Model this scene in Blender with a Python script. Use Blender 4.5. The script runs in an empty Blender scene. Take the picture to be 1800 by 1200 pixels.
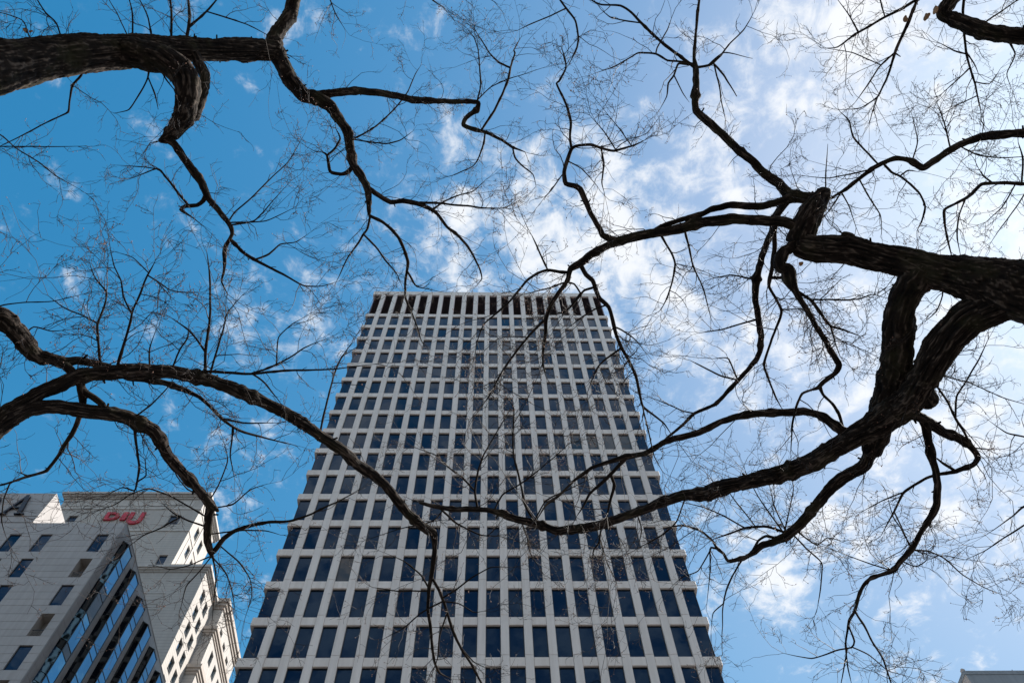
import bpy, math, random
import numpy as np
from mathutils import Matrix, Vector

random.seed(7)
rng = np.random.default_rng(11)
scene = bpy.context.scene
COL = scene.collection

# ---------------------------------------------------------------- camera
EYE = np.array([0.0, 0.0, 1.6])
FPX = 1370.0                                   # focal length in pixels of an 1800 px wide frame
_Z = np.array([-33.0, 649.0, FPX]); _Z /= np.linalg.norm(_Z)
_b = 33.0 / (FPX - 649.0 * 390.0 / FPX); _a = -390.0 * _b / FPX
_X = np.array([1.0, _a, _b]); _X /= np.linalg.norm(_X)
_D = np.cross(_X, _Z); _D = _D if _D[2] > 0 else -_D
CAMR = np.array([_X, _D, _Z])                  # camera axes (right, up, forward) -> world
cam_data = bpy.data.cameras.new('camera')
cam = bpy.data.objects.new('camera', cam_data)
COL.objects.link(cam)
rot = np.column_stack([CAMR[:, 0], CAMR[:, 1], -CAMR[:, 2]])
m = Matrix([list(rot[0]) + [EYE[0]], list(rot[1]) + [EYE[1]], list(rot[2]) + [EYE[2]], [0, 0, 0, 1]])
cam.matrix_world = m
cam_data.sensor_width = 36.0
cam_data.lens = FPX / 1800.0 * 36.0
cam_data.clip_start = 0.1
cam_data.clip_end = 5000.0
scene.camera = cam

# ---------------------------------------------------------------- light and sky
SUN_AZ = math.radians(75.0)                    # clockwise from +Y (towards +X)
SUN_EL = math.radians(48.0)
sun_dir = Vector((math.cos(SUN_EL) * math.sin(SUN_AZ), math.cos(SUN_EL) * math.cos(SUN_AZ), math.sin(SUN_EL)))
sd = bpy.data.lights.new('sun', 'SUN')
sd.energy = 4.8
sd.angle = math.radians(0.53)
sd.color = (1.0, 0.94, 0.86)
sun = bpy.data.objects.new('sun', sd)
sun.rotation_euler = sun_dir.to_track_quat('Z', 'Y').to_euler()
COL.objects.link(sun)

world = bpy.data.worlds.new('World')
scene.world = world
world.cycles.sampling_method = 'MANUAL'
world.cycles.sample_map_resolution = 256
world.use_nodes = True
wt = world.node_tree
wt.nodes.clear()


def wn(kind, **kw):
    n = wt.nodes.new(kind)
    for k, v in kw.items():
        setattr(n, k, v)
    return n


def wl(a, b):
    wt.links.new(a, b)


def wmath(op, a, b=None, c=None, clamp=False):
    n = wn('ShaderNodeMath', operation=op, use_clamp=clamp)
    for i, v in enumerate((a, b, c)):
        if v is None:
            continue
        if isinstance(v, (int, float)):
            n.inputs[i].default_value = v
        else:
            wl(v, n.inputs[i])
    return n.outputs[0]


w_out = wn('ShaderNodeOutputWorld')
w_bg = wn('ShaderNodeBackground')
w_bg.inputs['Strength'].default_value = 0.15
wl(w_bg.outputs[0], w_out.inputs[0])
sky = wn('ShaderNodeTexSky', sky_type='NISHITA')
sky.sun_disc = False
sky.sun_elevation = SUN_EL
sky.sun_rotation = SUN_AZ
sky.altitude = 50.0
sky.air_density = 1.5
sky.dust_density = 1.6
sky.ozone_density = 4.0
hsv = wn('ShaderNodeHueSaturation')
hsv.inputs['Hue'].default_value = 0.494
hsv.inputs['Saturation'].default_value = 1.42
hsv.inputs['Value'].default_value = 0.97
wl(sky.outputs[0], hsv.inputs['Color'])
# soft shoulder, as film would hold the glare round the sun
den = wn('ShaderNodeVectorMath', operation='MULTIPLY_ADD')
wl(hsv.outputs[0], den.inputs[0])
den.inputs[1].default_value = (0.262, 0.200, 0.158)
den.inputs[2].default_value = (1.0, 1.0, 1.0)
sh = wn('ShaderNodeVectorMath', operation='DIVIDE')
wl(hsv.outputs[0], sh.inputs[0]); wl(den.outputs[0], sh.inputs[1])

tc = wn('ShaderNodeTexCoord')
sep = wn('ShaderNodeSeparateXYZ')
wl(tc.outputs['Generated'], sep.inputs[0])
zc = wmath('MAXIMUM', sep.outputs[2], 0.12)
px = wmath('DIVIDE', sep.outputs[0], zc)
py = wmath('DIVIDE', sep.outputs[1], zc)
comb = wn('ShaderNodeCombineXYZ')
wl(px, comb.inputs[0]); wl(py, comb.inputs[1])


def wnoise(scale, detail, rough, distort, off):
    mp = wn('ShaderNodeMapping')
    mp.inputs['Location'].default_value = off
    wl(comb.outputs[0], mp.inputs['Vector'])
    n = wn('ShaderNodeTexNoise')
    n.inputs['Scale'].default_value = scale
    n.inputs['Detail'].default_value = detail
    n.inputs['Roughness'].default_value = rough
    n.inputs['Distortion'].default_value = distort
    wl(mp.outputs[0], n.inputs['Vector'])
    return n.outputs[0]


n_big = wnoise(3.6, 3.0, 0.5, 0.3, (3.1, 1.7, 0.4))
n_mid = wnoise(14.0, 6.0, 0.58, 0.4, (0.3, 5.2, 2.0))
n_fine = wnoise(30.0, 8.0, 0.68, 0.5, (7.3, 2.2, 1.0))
# banks of broken fair-weather cloud, thicker towards the sun
banks = [  # x/z, y/z, radius, weight
    (0.03, 0.28, 0.14, 0.42), (-0.05, 0.33, 0.10, 0.36), (0.22, 0.36, 0.13, 0.50), (0.13, 0.33, 0.11, 0.34), (0.33, 0.12, 0.09, 0.46),
    (0.40, 0.10, 0.08, 0.42), (0.56, 0.05, 0.10, 0.46), (0.69, 0.30, 0.10, 0.70), (0.27, 0.51, 0.10, 0.42), (0.37, 0.47, 0.10, 0.36),
    (0.54, 0.50, 0.13, 0.46), (0.62, 0.42, 0.09, 0.30), (0.50, 0.83, 0.13, 0.52), (0.48, 0.95, 0.08, 0.50), (0.79, 0.66, 0.16, 0.60),
    (0.65, 0.76, 0.13, 0.50), (0.72, 0.96, 0.05, 0.34), (0.29, 0.23, 0.08, 0.42), (-0.31, 0.48, 0.11, 0.34), (-0.21, 0.44, 0.10, 0.36),
    (-0.35, 0.68, 0.10, 0.24), (-0.57, 0.36, 0.07, 0.26), (-0.30, 0.13, 0.05, 0.10), (0.66, 0.60, 0.10, 0.40), (0.9, 1.15, 0.2, 0.2),
    (1.4, 0.7, 0.5, 0.5), (1.2, -0.7, 0.5, 0.4), (-1.5, 1.8, 0.5, 0.3), (0.2, 2.2, 0.6, 0.4), (-0.3, -1.1, 0.4, 0.25), (0.6, -0.4, 0.3, 0.4)]
acc = None
for bx_, by_, br_, bw_ in banks:
    dx = wmath('SUBTRACT', px, bx_); dy = wmath('SUBTRACT', py, by_)
    d2 = wmath('ADD', wmath('MULTIPLY', dx, dx), wmath('MULTIPLY', dy, dy))
    g = wmath('MULTIPLY', wmath('EXPONENT', wmath('MULTIPLY', d2, -1.0 / (br_ * br_))), bw_)
    acc = g if acc is None else wmath('ADD', acc, g)
# extra unseen cloud behind the viewer, added to brighten the shaded fronts
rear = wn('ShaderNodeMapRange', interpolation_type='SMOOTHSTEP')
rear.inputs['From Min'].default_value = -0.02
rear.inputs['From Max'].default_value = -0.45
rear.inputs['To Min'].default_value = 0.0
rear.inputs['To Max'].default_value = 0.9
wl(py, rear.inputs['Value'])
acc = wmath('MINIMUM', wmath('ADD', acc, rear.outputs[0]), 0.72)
shape = wmath('ADD', wmath('MULTIPLY', n_big, 0.22), wmath('ADD', wmath('MULTIPLY', n_mid, 0.50), wmath('MULTIPLY', n_fine, 0.28)))
shape = wmath('ADD', wmath('MULTIPLY', wmath('SUBTRACT', shape, 0.5), 2.3), 0.5)
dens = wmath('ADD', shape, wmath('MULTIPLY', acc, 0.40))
ramp = wn('ShaderNodeMapRange', interpolation_type='SMOOTHERSTEP')
ramp.inputs['From Min'].default_value = 0.57
ramp.inputs['From Max'].default_value = 1.06
ramp.inputs['To Min'].default_value = 0.0
ramp.inputs['To Max'].default_value = 0.88
wl(dens, ramp.inputs['Value'])
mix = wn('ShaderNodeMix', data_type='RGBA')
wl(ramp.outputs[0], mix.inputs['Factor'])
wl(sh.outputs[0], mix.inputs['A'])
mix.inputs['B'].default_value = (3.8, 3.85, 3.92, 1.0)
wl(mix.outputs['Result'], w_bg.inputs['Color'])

scene.view_settings.view_transform = 'Standard'
scene.view_settings.look = 'None'
scene.view_settings.exposure = 0.86
scene.view_settings.gamma = 1.0
scene.view_settings.use_curve_mapping = False
scene.render.engine = 'CYCLES'


# ---------------------------------------------------------------- materials
def new_mat(name):
    mt = bpy.data.materials.new(name)
    mt.use_nodes = True
    nt = mt.node_tree
    return mt, nt, nt.nodes['Principled BSDF']


def noise_node(nt, scale, detail=4.0, rough=0.55, coord='Object', stretch=(1, 1, 1)):
    t = nt.nodes.new('ShaderNodeTexCoord')
    mp = nt.nodes.new('ShaderNodeMapping')
    mp.inputs['Scale'].default_value = stretch
    n = nt.nodes.new('ShaderNodeTexNoise')
    n.inputs['Scale'].default_value = scale
    n.inputs['Detail'].default_value = detail
    n.inputs['Roughness'].default_value = rough
    if coord == 'World':
        g = nt.nodes.new('ShaderNodeNewGeometry')
        nt.links.new(g.outputs['Position'], mp.inputs['Vector'])
    else:
        nt.links.new(t.outputs[coord], mp.inputs['Vector'])
    nt.links.new(mp.outputs[0], n.inputs['Vector'])
    return n.outputs[0]


def ramp_node(nt, fac, stops):
    r = nt.nodes.new('ShaderNodeValToRGB')
    el = r.color_ramp.elements
    while len(el) < len(stops):
        el.new(0.5)
    for e, (p, c) in zip(el, stops):
        e.position = p
        e.color = (c[0], c[1], c[2], 1.0)
    nt.links.new(fac, r.inputs['Fac'])
    return r.outputs['Color']


def mix_node(nt, fac, a, b, mode='MIX'):
    n = nt.nodes.new('ShaderNodeMix')
    n.data_type = 'RGBA'
    n.blend_type = mode
    for sock, v in (('Factor', fac), ('A', a), ('B', b)):
        if isinstance(v, (int, float)):
            n.inputs[sock].default_value = v
        elif isinstance(v, tuple):
            n.inputs[sock].default_value = (v[0], v[1], v[2], 1.0)
        else:
            nt.links.new(v, n.inputs[sock])
    return n.outputs['Result']


def bump_node(nt, bsdf, height, strength, dist):
    b = nt.nodes.new('ShaderNodeBump')
    b.inputs['Strength'].default_value = strength
    b.inputs['Distance'].default_value = dist
    nt.links.new(height, b.inputs['Height'])
    nt.links.new(b.outputs[0], bsdf.inputs['Normal'])


def stone(name, c, var=0.12, rough=0.75, grain=9.0, streak=True, rnd=0.05):
    """precast or painted wall: mottled, faint rain streaks, each panel a touch different"""
    mt, nt, b = new_mat(name)
    n1 = noise_node(nt, 0.35, 5, 0.6, 'World')
    lo = tuple(x * (1 - var) for x in c)
    hi = tuple(min(1, x * (1 + var * 0.6)) for x in c)
    col = ramp_node(nt, n1, [(0.3, lo), (0.7, hi)])
    if streak:
        n2 = noise_node(nt, 2.2, 4, 0.6, 'World', (1, 1, 0.07))
        st = ramp_node(nt, n2, [(0.40, (0.87, 0.86, 0.85)), (0.62, (1, 1, 1))])
        col = mix_node(nt, 0.8, col, st, 'MULTIPLY')
    oi = nt.nodes.new('ShaderNodeObjectInfo')
    mr = nt.nodes.new('ShaderNodeMapRange')
    mr.inputs['To Min'].default_value = 1 - rnd
    mr.inputs['To Max'].default_value = 1 + rnd * 0.5
    nt.links.new(oi.outputs['Random'], mr.inputs['Value'])
    cc = nt.nodes.new('ShaderNodeCombineColor')
    for i in range(3):
        nt.links.new(mr.outputs[0], cc.inputs[i])
    col = mix_node(nt, 1.0, col, cc.outputs[0], 'MULTIPLY')
    nt.links.new(col, b.inputs['Base Color'])
    b.inputs['Roughness'].default_value = rough
    n3 = noise_node(nt, grain, 6, 0.65, 'World')
    bump_node(nt, b, n3, 0.25, 0.01)
    return mt


def siding(name, c, pitch, var=0.08):
    """wall clad in narrow courses, far too fine to be modelled one by one at this distance"""
    mt, nt, b = new_mat(name)
    g = nt.nodes.new('ShaderNodeNewGeometry')
    s = nt.nodes.new('ShaderNodeSeparateXYZ')
    nt.links.new(g.outputs['Position'], s.inputs[0])

    def mth(op, a, v):
        n = nt.nodes.new('ShaderNodeMath'); n.operation = op
        nt.links.new(a, n.inputs[0])
        n.inputs[1].default_value = v
        return n.outputs[0]
    fr = mth('FRACT', mth('DIVIDE', s.outputs[2], pitch), 0)
    line = nt.nodes.new('ShaderNodeMapRange')
    line.inputs['From Min'].default_value = 0.86
    line.inputs['From Max'].default_value = 0.93
    nt.links.new(fr, line.inputs['Value'])
    n1 = noise_node(nt, 0.3, 5, 0.6, 'World')
    col = ramp_node(nt, n1, [(0.3, tuple(x * (1 - var) for x in c)), (0.7, c)])
    n2 = noise_node(nt, 1.6, 4, 0.6, 'World', (1, 1, 0.06))
    st = ramp_node(nt, n2, [(0.42, (0.88, 0.87, 0.86)), (0.62, (1, 1, 1))])
    col = mix_node(nt, 0.7, col, st, 'MULTIPLY')
    col = mix_node(nt, line.outputs[0], col, tuple(x * 0.62 for x in c))
    nt.links.new(col, b.inputs['Base Color'])
    b.inputs['Roughness'].default_value = 0.75
    inv = nt.nodes.new('ShaderNodeMath'); inv.operation = 'SUBTRACT'
    inv.inputs[0].default_value = 1.0
    nt.links.new(line.outputs[0], inv.inputs[1])
    bump_node(nt, b, inv.outputs[0], 0.6, 0.03)
    return mt


def glass(name, c, ior=1.75, wave=0.006, rnd=0.35, rough=0.02, metal=0.0, tint=None):
    """coated window glass seen from outside: dark room behind, the sky mirrored in it, panes not quite flat"""
    mt, nt, b = new_mat(name)
    oi = nt.nodes.new('ShaderNodeObjectInfo')
    col = ramp_node(nt, oi.outputs['Random'], [(0.0, tuple(x * (1 - rnd) for x in c)), (0.75, c), (1.0, tuple(x * (1 + rnd) for x in c))])
    n0 = noise_node(nt, 0.22, 3, 0.5, 'World')
    v = ramp_node(nt, n0, [(0.3, (0.75, 0.75, 0.75)), (0.7, (1.15, 1.15, 1.15))])
    col = mix_node(nt, 1.0, col, v, 'MULTIPLY')
    nt.links.new(col, b.inputs['Base Color'])
    b.inputs['Roughness'].default_value = rough
    b.inputs['IOR'].default_value = ior
    n1 = noise_node(nt, 0.8, 2, 0.5, 'World')
    bump_node(nt, b, n1, 0.5, wave)
    if tint:
        b.inputs['Specular Tint'].default_value = (*tint, 1.0)
    if metal:
        b.inputs['Metallic'].default_value = metal
    return mt


def plain(name, c, rough=0.6, metal=0.0, var=0.15, scale=3.0):
    mt, nt, b = new_mat(name)
    n1 = noise_node(nt, scale, 4, 0.6, 'World')
    col = ramp_node(nt, n1, [(0.3, tuple(x * (1 - var) for x in c)), (0.7, tuple(min(1, x * (1 + var)) for x in c))])
    nt.links.new(col, b.inputs['Base Color'])
    b.inputs['Roughness'].default_value = rough
    b.inputs['Metallic'].default_value = metal
    return mt


def bark_mat(name, dark, mid, light, moss):
    mt, nt, b = new_mat(name)
    at = nt.nodes.new('ShaderNodeAttribute')
    at.attribute_name = 'ridge'
    n1 = noise_node(nt, 14, 6, 0.65, 'World')
    n2 = noise_node(nt, 3.0, 4, 0.6, 'World')
    ad = nt.nodes.new('ShaderNodeMath'); ad.operation = 'MULTIPLY_ADD'
    nt.links.new(n1, ad.inputs[0]); ad.inputs[1].default_value = 0.28
    rs = nt.nodes.new('ShaderNodeMath'); rs.operation = 'MULTIPLY'
    rs.inputs[1].default_value = 1.3
    nt.links.new(at.outputs['Fac'], rs.inputs[0])
    nt.links.new(rs.outputs[0], ad.inputs[2])
    col = ramp_node(nt, ad.outputs[0], [(0.35, dark), (0.75, mid), (1.15 if False else 1.0, light)])
    mf = ramp_node(nt, n2, [(0.52, (0, 0, 0)), (0.7, (1, 1, 1))])
    bw = nt.nodes.new('ShaderNodeRGBToBW')
    nt.links.new(mf, bw.inputs[0])
    sc_ = nt.nodes.new('ShaderNodeMath'); sc_.operation = 'MULTIPLY'
    nt.links.new(bw.outputs[0], sc_.inputs[0]); sc_.inputs[1].default_value = 0.4
    col = mix_node(nt, sc_.outputs[0], col, moss)
    nt.links.new(col, b.inputs['Base Color'])
    b.inputs['Roughness'].default_value = 0.92
    b.inputs['Specular IOR Level'].default_value = 0.2
    n3 = noise_node(nt, 60, 5, 0.7, 'World')
    bump_node(nt, b, n3, 0.7, 0.006)
    return mt


def twig_mat(name, lo, hi):
    mt, nt, b = new_mat(name)
    n1 = noise_node(nt, 2.0, 3, 0.6, 'World')
    col = ramp_node(nt, n1, [(0.35, lo), (0.65, hi)])
    nt.links.new(col, b.inputs['Base Color'])
    b.inputs['Roughness'].default_value = 0.7
    return mt


M = {
    'precast': stone('pale_precast', (0.86, 0.79, 0.74), 0.04, 0.7, 9.0),
    'spandrel': stone('pale_precast_spandrel', (0.87, 0.79, 0.73), 0.04, 0.7, 9.0),
    'tower_glass': glass('blue_tower_glass', (0.004, 0.009, 0.018), 1.5, 0.006, 0.18, 0.02, 0.0, (0.12, 0.40, 0.85)),
    'blind_glass': glass('glass_with_blind', (0.05, 0.048, 0.055), 1.5),
    'frame': plain('dark_window_frame', (0.025, 0.027, 0.032), 0.45),
    'louvre': plain('brown_louvre', (0.36, 0.28, 0.30), 0.6),
    'core': plain('dark_core', (0.02, 0.02, 0.022), 0.9),
    'clad': stone('grey_cladding', (0.41, 0.39, 0.385), 0.06, 0.6, 5.0, True, 0.05),
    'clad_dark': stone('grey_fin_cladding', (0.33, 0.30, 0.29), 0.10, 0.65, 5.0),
    'niche': stone('niche_render', (0.40, 0.36, 0.33), 0.1, 0.8),
    'a_glass': glass('dark_blue_glass', (0.003, 0.012, 0.024), 1.5, 0.006, 0.35, 0.02, 0.0, (0.2, 0.5, 1.0)),
    'sky_glass': glass('mirror_bay_glass', (0.045, 0.20, 0.33), 1.5, 0.010, 0.15, 0.02, 1.0),
    'bay_dark': glass('smoked_bay_glass', (0.006, 0.007, 0.009), 1.45),
    'black': plain('black_aluminium', (0.015, 0.016, 0.018), 0.4),
    'b_wall': siding('cream_siding', (0.46, 0.432, 0.405), 0.62),
    'b_trim': stone('cream_trim', (0.49, 0.462, 0.435), 0.06, 0.7),
    'b_soffit': stone('taupe_cornice', (0.42, 0.37, 0.33), 0.08, 0.75),
    'b_glass': glass('pale_blue_glass', (0.22, 0.34, 0.42), 1.5, 0.008, 0.3, 0.03, 1.0),
    'red': plain('red_sign', (0.48, 0.014, 0.035), 0.4),
    'navy': plain('navy_sign', (0.005, 0.007, 0.02), 0.4),
    'slate': stone('slate_panel', (0.22, 0.25, 0.28), 0.1, 0.6),
    'slate_side': stone('grey_panel', (0.40, 0.37, 0.35), 0.1, 0.6),
    'rail': plain('grey_rail', (0.2, 0.2, 0.2), 0.5, 0.5),
    'ground': plain('asphalt_grey', (0.075, 0.07, 0.07), 0.9, 0.0, 0.3, 0.8),
    'soil': plain('roof_membrane', (0.3, 0.3, 0.3), 0.9),
    'bark': bark_mat('furrowed_bark', (0.004, 0.003, 0.003), (0.021, 0.015, 0.012), (0.15, 0.118, 0.098), (0.060, 0.060, 0.030)),
    'bark2': bark_mat('smooth_bark', (0.008, 0.006, 0.005), (0.022, 0.016, 0.013), (0.075, 0.055, 0.045), (0.035, 0.033, 0.02)),
    'twig': twig_mat('twig_brown', (0.013, 0.008, 0.0065), (0.042, 0.025, 0.02)),
    'bud': twig_mat('bud_russet', (0.16, 0.075, 0.05), (0.36, 0.20, 0.15)),
    'leaf': twig_mat('dry_leaf', (0.32, 0.17, 0.08), (0.50, 0.30, 0.17)),
}


# ---------------------------------------------------------------- mesh helpers
def link(o, parent=None):
    COL.objects.link(o)
    if parent is not None:
        o.parent = parent
    return o


def empty(name, loc, label, cat, group=None):
    o = bpy.data.objects.new(name, None)
    o.location = loc
    o.empty_display_size = 0.5
    o['label'] = label
    o['category'] = cat
    if group:
        o['group'] = group
    return link(o)


class MB:
    """collects boxes and quads, then links them as one mesh"""
    def __init__(self):
        self.v = []; self.f = []

    def quad(self, a, b, c, d):
        n = len(self.v)
        self.v += [a, b, c, d]
        self.f.append((n, n + 1, n + 2, n + 3))

    def box(self, x0, x1, y0, y1, z0, z1, bev=0.0):
        n = len(self.v)
        if bev <= 0:
            self.v += [(x0, y0, z0), (x1, y0, z0), (x1, y1, z0), (x0, y1, z0), (x0, y0, z1), (x1, y0, z1), (x1, y1, z1), (x0, y1, z1)]
            self.f += [tuple(n + i for i in q) for q in ((0, 3, 2, 1), (4, 5, 6, 7), (0, 1, 5, 4), (1, 2, 6, 5), (2, 3, 7, 6), (3, 0, 4, 7))]
        else:                                   # chamfer round the front (-y) face
            b = bev
            self.v += [(x0, y1, z0), (x1, y1, z0), (x1, y1, z1), (x0, y1, z1),
                       (x0, y0 + b, z0), (x1, y0 + b, z0), (x1, y0 + b, z1), (x0, y0 + b, z1),
                       (x0 + b, y0, z0 + b), (x1 - b, y0, z0 + b), (x1 - b, y0, z1 - b), (x0 + b, y0, z1 - b)]
            qs = [(0, 3, 2, 1), (8, 9, 10, 11)]
            for i in range(4):
                j = (i + 1) % 4
                qs.append((i, j, 4 + j, 4 + i))
                qs.append((4 + i, 4 + j, 8 + j, 8 + i))
            self.f += [tuple(n + k for k in q) for q in qs]
        return self

    def mesh(self, name):
        me = bpy.data.meshes.new(name)
        me.from_pydata([tuple(map(float, p)) for p in self.v], [], self.f)
        me.update()
        return me

    def build(self, name, mat, parent=None, loc=(0, 0, 0), origin=None):
        if origin is not None:
            o3 = np.array(origin, float)
            self.v = [tuple(np.array(p, float) - o3) for p in self.v]
            loc = origin
        me = self.mesh(name)
        me.materials.append(mat)
        o = bpy.data.objects.new(name, me)
        if parent is not None:
            loc = tuple(np.array(loc, float) - np.array(parent_world(parent)))
        o.location = loc
        return link(o, parent)


def parent_world(o):
    p = np.zeros(3)
    while o is not None:
        p += np.array(o.location)
        o = o.parent
    return p


def inst(me, name, mat, parent, loc):
    """one more object on shared mesh data, at a world position"""
    if mat is not None and len(me.materials) == 0:
        me.materials.append(mat)
    o = bpy.data.objects.new(name, me)
    o.location = tuple(np.array(loc, float) - parent_world(parent))
    return link(o, parent)


def stuff(o):
    o['kind'] = 'stuff'
    return o


def tag(o, label, cat, group=None):
    o['label'] = label; o['category'] = cat
    if group:
        o['group'] = group
    return o


G = 1.6       # heights below are measured from the eye; the ground lies G lower

# ---------------------------------------------------------------- ground
gm = MB()
gm.quad((-1500, -1500, 0), (1500, -1500, 0), (1500, 1500, 0), (-1500, 1500, 0))
ground = gm.build('ground', M['ground'])
ground['kind'] = 'structure'

# ---------------------------------------------------------------- the office tower
TX0, TX1, TY, TD = -17.95, 16.98, 44.8, 46.0
PITCH, STOREY, PW, BAND = 1.756, 3.9, 0.62, 0.82
SILL0 = 99.8 + G
TOP = 112.35 + G
pier_x = [-16.29 + PITCH * i for i in range(19)]
REC = 0.19
tower = empty('office_tower', ((TX0 + TX1) / 2, TY + TD / 2, 0),
              'tall pale office tower with a grid of dark blue windows', 'tower')

core = MB()
core.box(TX0 + 0.45, TX1 - 0.45, TY + REC + 0.1, TY + TD - 0.3, 0, TOP - 0.6)
core.build('core', M['core'], tower)
rf = MB(); rf.box(TX0 + 0.3, TX1 - 0.3, TY + 0.5, TY + TD - 0.4, TOP - 0.6, TOP - 0.5)
rf.build('roof', M['soil'], tower)

# window openings between piers; (x0, x1) of the glass
GX0, GX1 = TX0 + 0.28, TX1 - 0.28
edges = []
for i in range(20):
    a = GX0 if i == 0 else pier_x[i - 1] + PW / 2
    b = GX1 if i == 19 else pier_x[i] - PW / 2
    edges.append((a, b))


def win_meshes(w, h):
    fr = MB(); t = 0.055
    fr.box(0, t, 0, 0.07, 0, h); fr.box(w - t, w, 0, 0.07, 0, h)
    fr.box(t, w - t, 0, 0.07, 0, t); fr.box(t, w - t, 0, 0.07, h - t, h)
    pn = MB(); pn.box(t, w - t, 0.035, 0.055, t, h - t)
    return fr.mesh('window_frame'), pn.mesh('window_pane')


WH = STOREY - BAND - 0.02
mid = win_meshes(edges[1][1] - edges[1][0] - 0.01, WH)
endw = win_meshes(edges[0][1] - edges[0][0] - 0.01, WH)
for f_, p_ in (mid, endw):
    f_.materials.append(M['frame'])
pier_me = MB().box(-PW / 2, PW / 2, 0, REC + 0.05, 0.008, STOREY - 0.008, 0.018).mesh('pier_panel')
pier_me.materials.append(M['precast'])


def spandrel_mesh(w, end=0):
    b = MB()
    lo = -0.42 if end < 0 else 0.0
    b.box(0.008, w - 0.008, 0.03, REC + 0.05, 0.0, BAND, 0.03)
    return b.mesh('spandrel_panel')


sp_mid = spandrel_mesh(edges[1][1] - edges[1][0])
sp_l = spandrel_mesh(edges[0][1] - TX0)
sp_r = spandrel_mesh(TX1 - edges[19][0])
for me in (sp_mid, sp_l, sp_r):
    me.materials.append(M['spandrel'])
pane_blind = None
rest_f, rest_p, rest_pier, rest_sp = MB(), MB(), MB(), MB()
blind = {(8, 15), (8, 16), (8, 17), (8, 18), (3, 16), (13, 3)}
n_rows_all = 26
mid_blind = mid[1].copy(); mid_blind.materials.append(M['blind_glass'])
mid[1].materials.append(M['tower_glass']); endw[1].materials.append(M['tower_glass'])
for r in range(n_rows_all):
    sill = SILL0 - STOREY * r
    zb = sill - BAND
    shown = r <= 16
    for i, (a, b) in enumerate(edges):
        x = a + 0.005
        wy = TY + REC
        if 2 <= r <= 16:
            f_, p_ = endw if i in (0, 19) else mid
            w = inst(f_, 'window', None, tower, (x, wy, sill + 0.01))
            pm = mid_blind if ((r, i) in blind and i not in (0, 19)) else p_
            pobj = bpy.data.objects.new('pane', pm)
            pobj.rotation_euler = (random.uniform(-0.006, 0.006), 0, random.uniform(-0.006, 0.006))
            link(pobj, w)
        else:
            ww = b - a - 0.01; t = 0.055
            rest_f.box(x, x + t, wy, wy + 0.07, sill + 0.01, sill + 0.01 + WH)
            rest_f.box(x + ww - t, x + ww, wy, wy + 0.07, sill + 0.01, sill + 0.01 + WH)
            rest_f.box(x + t, x + ww - t, wy, wy + 0.07, sill + WH + 0.01 - t, sill + WH + 0.01)
            rest_f.box(x + t, x + ww - t, wy, wy + 0.07, sill + 0.01, sill + 0.01 + t)
            rest_p.box(x + t, x + ww - t, wy + 0.035, wy + 0.055, sill + 0.01 + t, sill + 0.01 + WH - t)
        # spandrel below this window row
        sm, sx = (sp_l, TX0) if i == 0 else ((sp_r, a) if i == 19 else (sp_mid, a))
        if 2 <= r <= 16:
            inst(sm, 'spandrel_panel', None, tower, (sx, TY, zb))
        else:
            e0 = TX0 if i == 0 else a + 0.008
            e1 = TX1 if i == 19 else b - 0.008
            rest_sp.box(e0, e1, TY + 0.03, TY + REC + 0.05, zb, sill, 0.03)
    for i, x in enumerate(pier_x):
        # panel joint a little above the sill
        z0 = sill + 0.18
        if 1 <= r <= 15:
            inst(pier_me, 'pier_panel', None, tower, (x, TY, z0))
        else:
            rest_pier.box(x - PW / 2, x + PW / 2, TY, TY + REC + 0.05, max(0.0, z0 + 0.008), z0 + STOREY - 0.008, 0.018)
# plant storey with louvres, and the parapet
LZ0, LZ1 = 103.75 + G, 111.05 + G
lv = MB()
lw = edges[1][1] - edges[1][0]
k = 0
while k * 0.26 < (LZ1 - LZ0):
    z = k * 0.26
    lv.v += [(0.0, 0.02, z), (lw, 0.02, z), (lw, 0.16, z + 0.2), (0.0, 0.16, z + 0.2)]
    n = len(lv.v) - 4
    lv.f.append((n, n + 1, n + 2, n + 3))
    k += 1
lv.box(0.0, 0.05, 0, 0.1, 0, LZ1 - LZ0); lv.box(lw - 0.05, lw, 0, 0.1, 0, LZ1 - LZ0)
lv.box(0.05, lw - 0.05, 0.165, 0.18, 0, LZ1 - LZ0)
lv_me = lv.mesh('louvre_panel'); lv_me.materials.append(M['louvre'])
for i, (a, b) in enumerate(edges):
    o = inst(lv_me, 'louvre_panel', None, tower, (a, TY + REC - 0.02, LZ0))
    o.scale.x = (b - a) / lw
    e0 = TX0 if i == 0 else a + 0.008
    e1 = TX1 if i == 19 else b - 0.008
    # band under the louvres belongs to the row above the first windows
    MB().box(e0, e1, TY + 0.03, TY + REC + 0.05, LZ0 - 0.87, LZ0, 0.03).build('spandrel_panel', M['spandrel'], tower)
for x in pier_x:
    MB().box(x - PW / 2, x + PW / 2, TY, TY + REC + 0.05, SILL0 + STOREY + 0.188, LZ1 - 0.006, 0.018).build('pier_panel', M['precast'], tower)
MB().box(TX0, TX1, TY, TY + 0.45, LZ1, TOP, 0.03).build('parapet', M['precast'], tower)
MB().box(TX0 + 0.003, TX0 + 0.4, TY + 0.45, TY + TD, LZ1, TOP - 0.004).build('parapet', M['precast'], tower)
MB().box(TX1 - 0.4, TX1 - 0.003, TY + 0.45, TY + TD, LZ1, TOP - 0.004).build('parapet', M['precast'], tower)
MB().box(TX0, TX1, TY + TD, TY + TD + 0.3, LZ1, TOP, 0.0).build('parapet', M['precast'], tower)
stuff(rest_f.build('window_frames', M['frame'], tower))
stuff(rest_p.build('window_panes', M['tower_glass'], tower))
stuff(rest_sp.build('spandrel_panels', M['spandrel'], tower))
stuff(rest_pier.build('pier_panels', M['precast'], tower))
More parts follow.
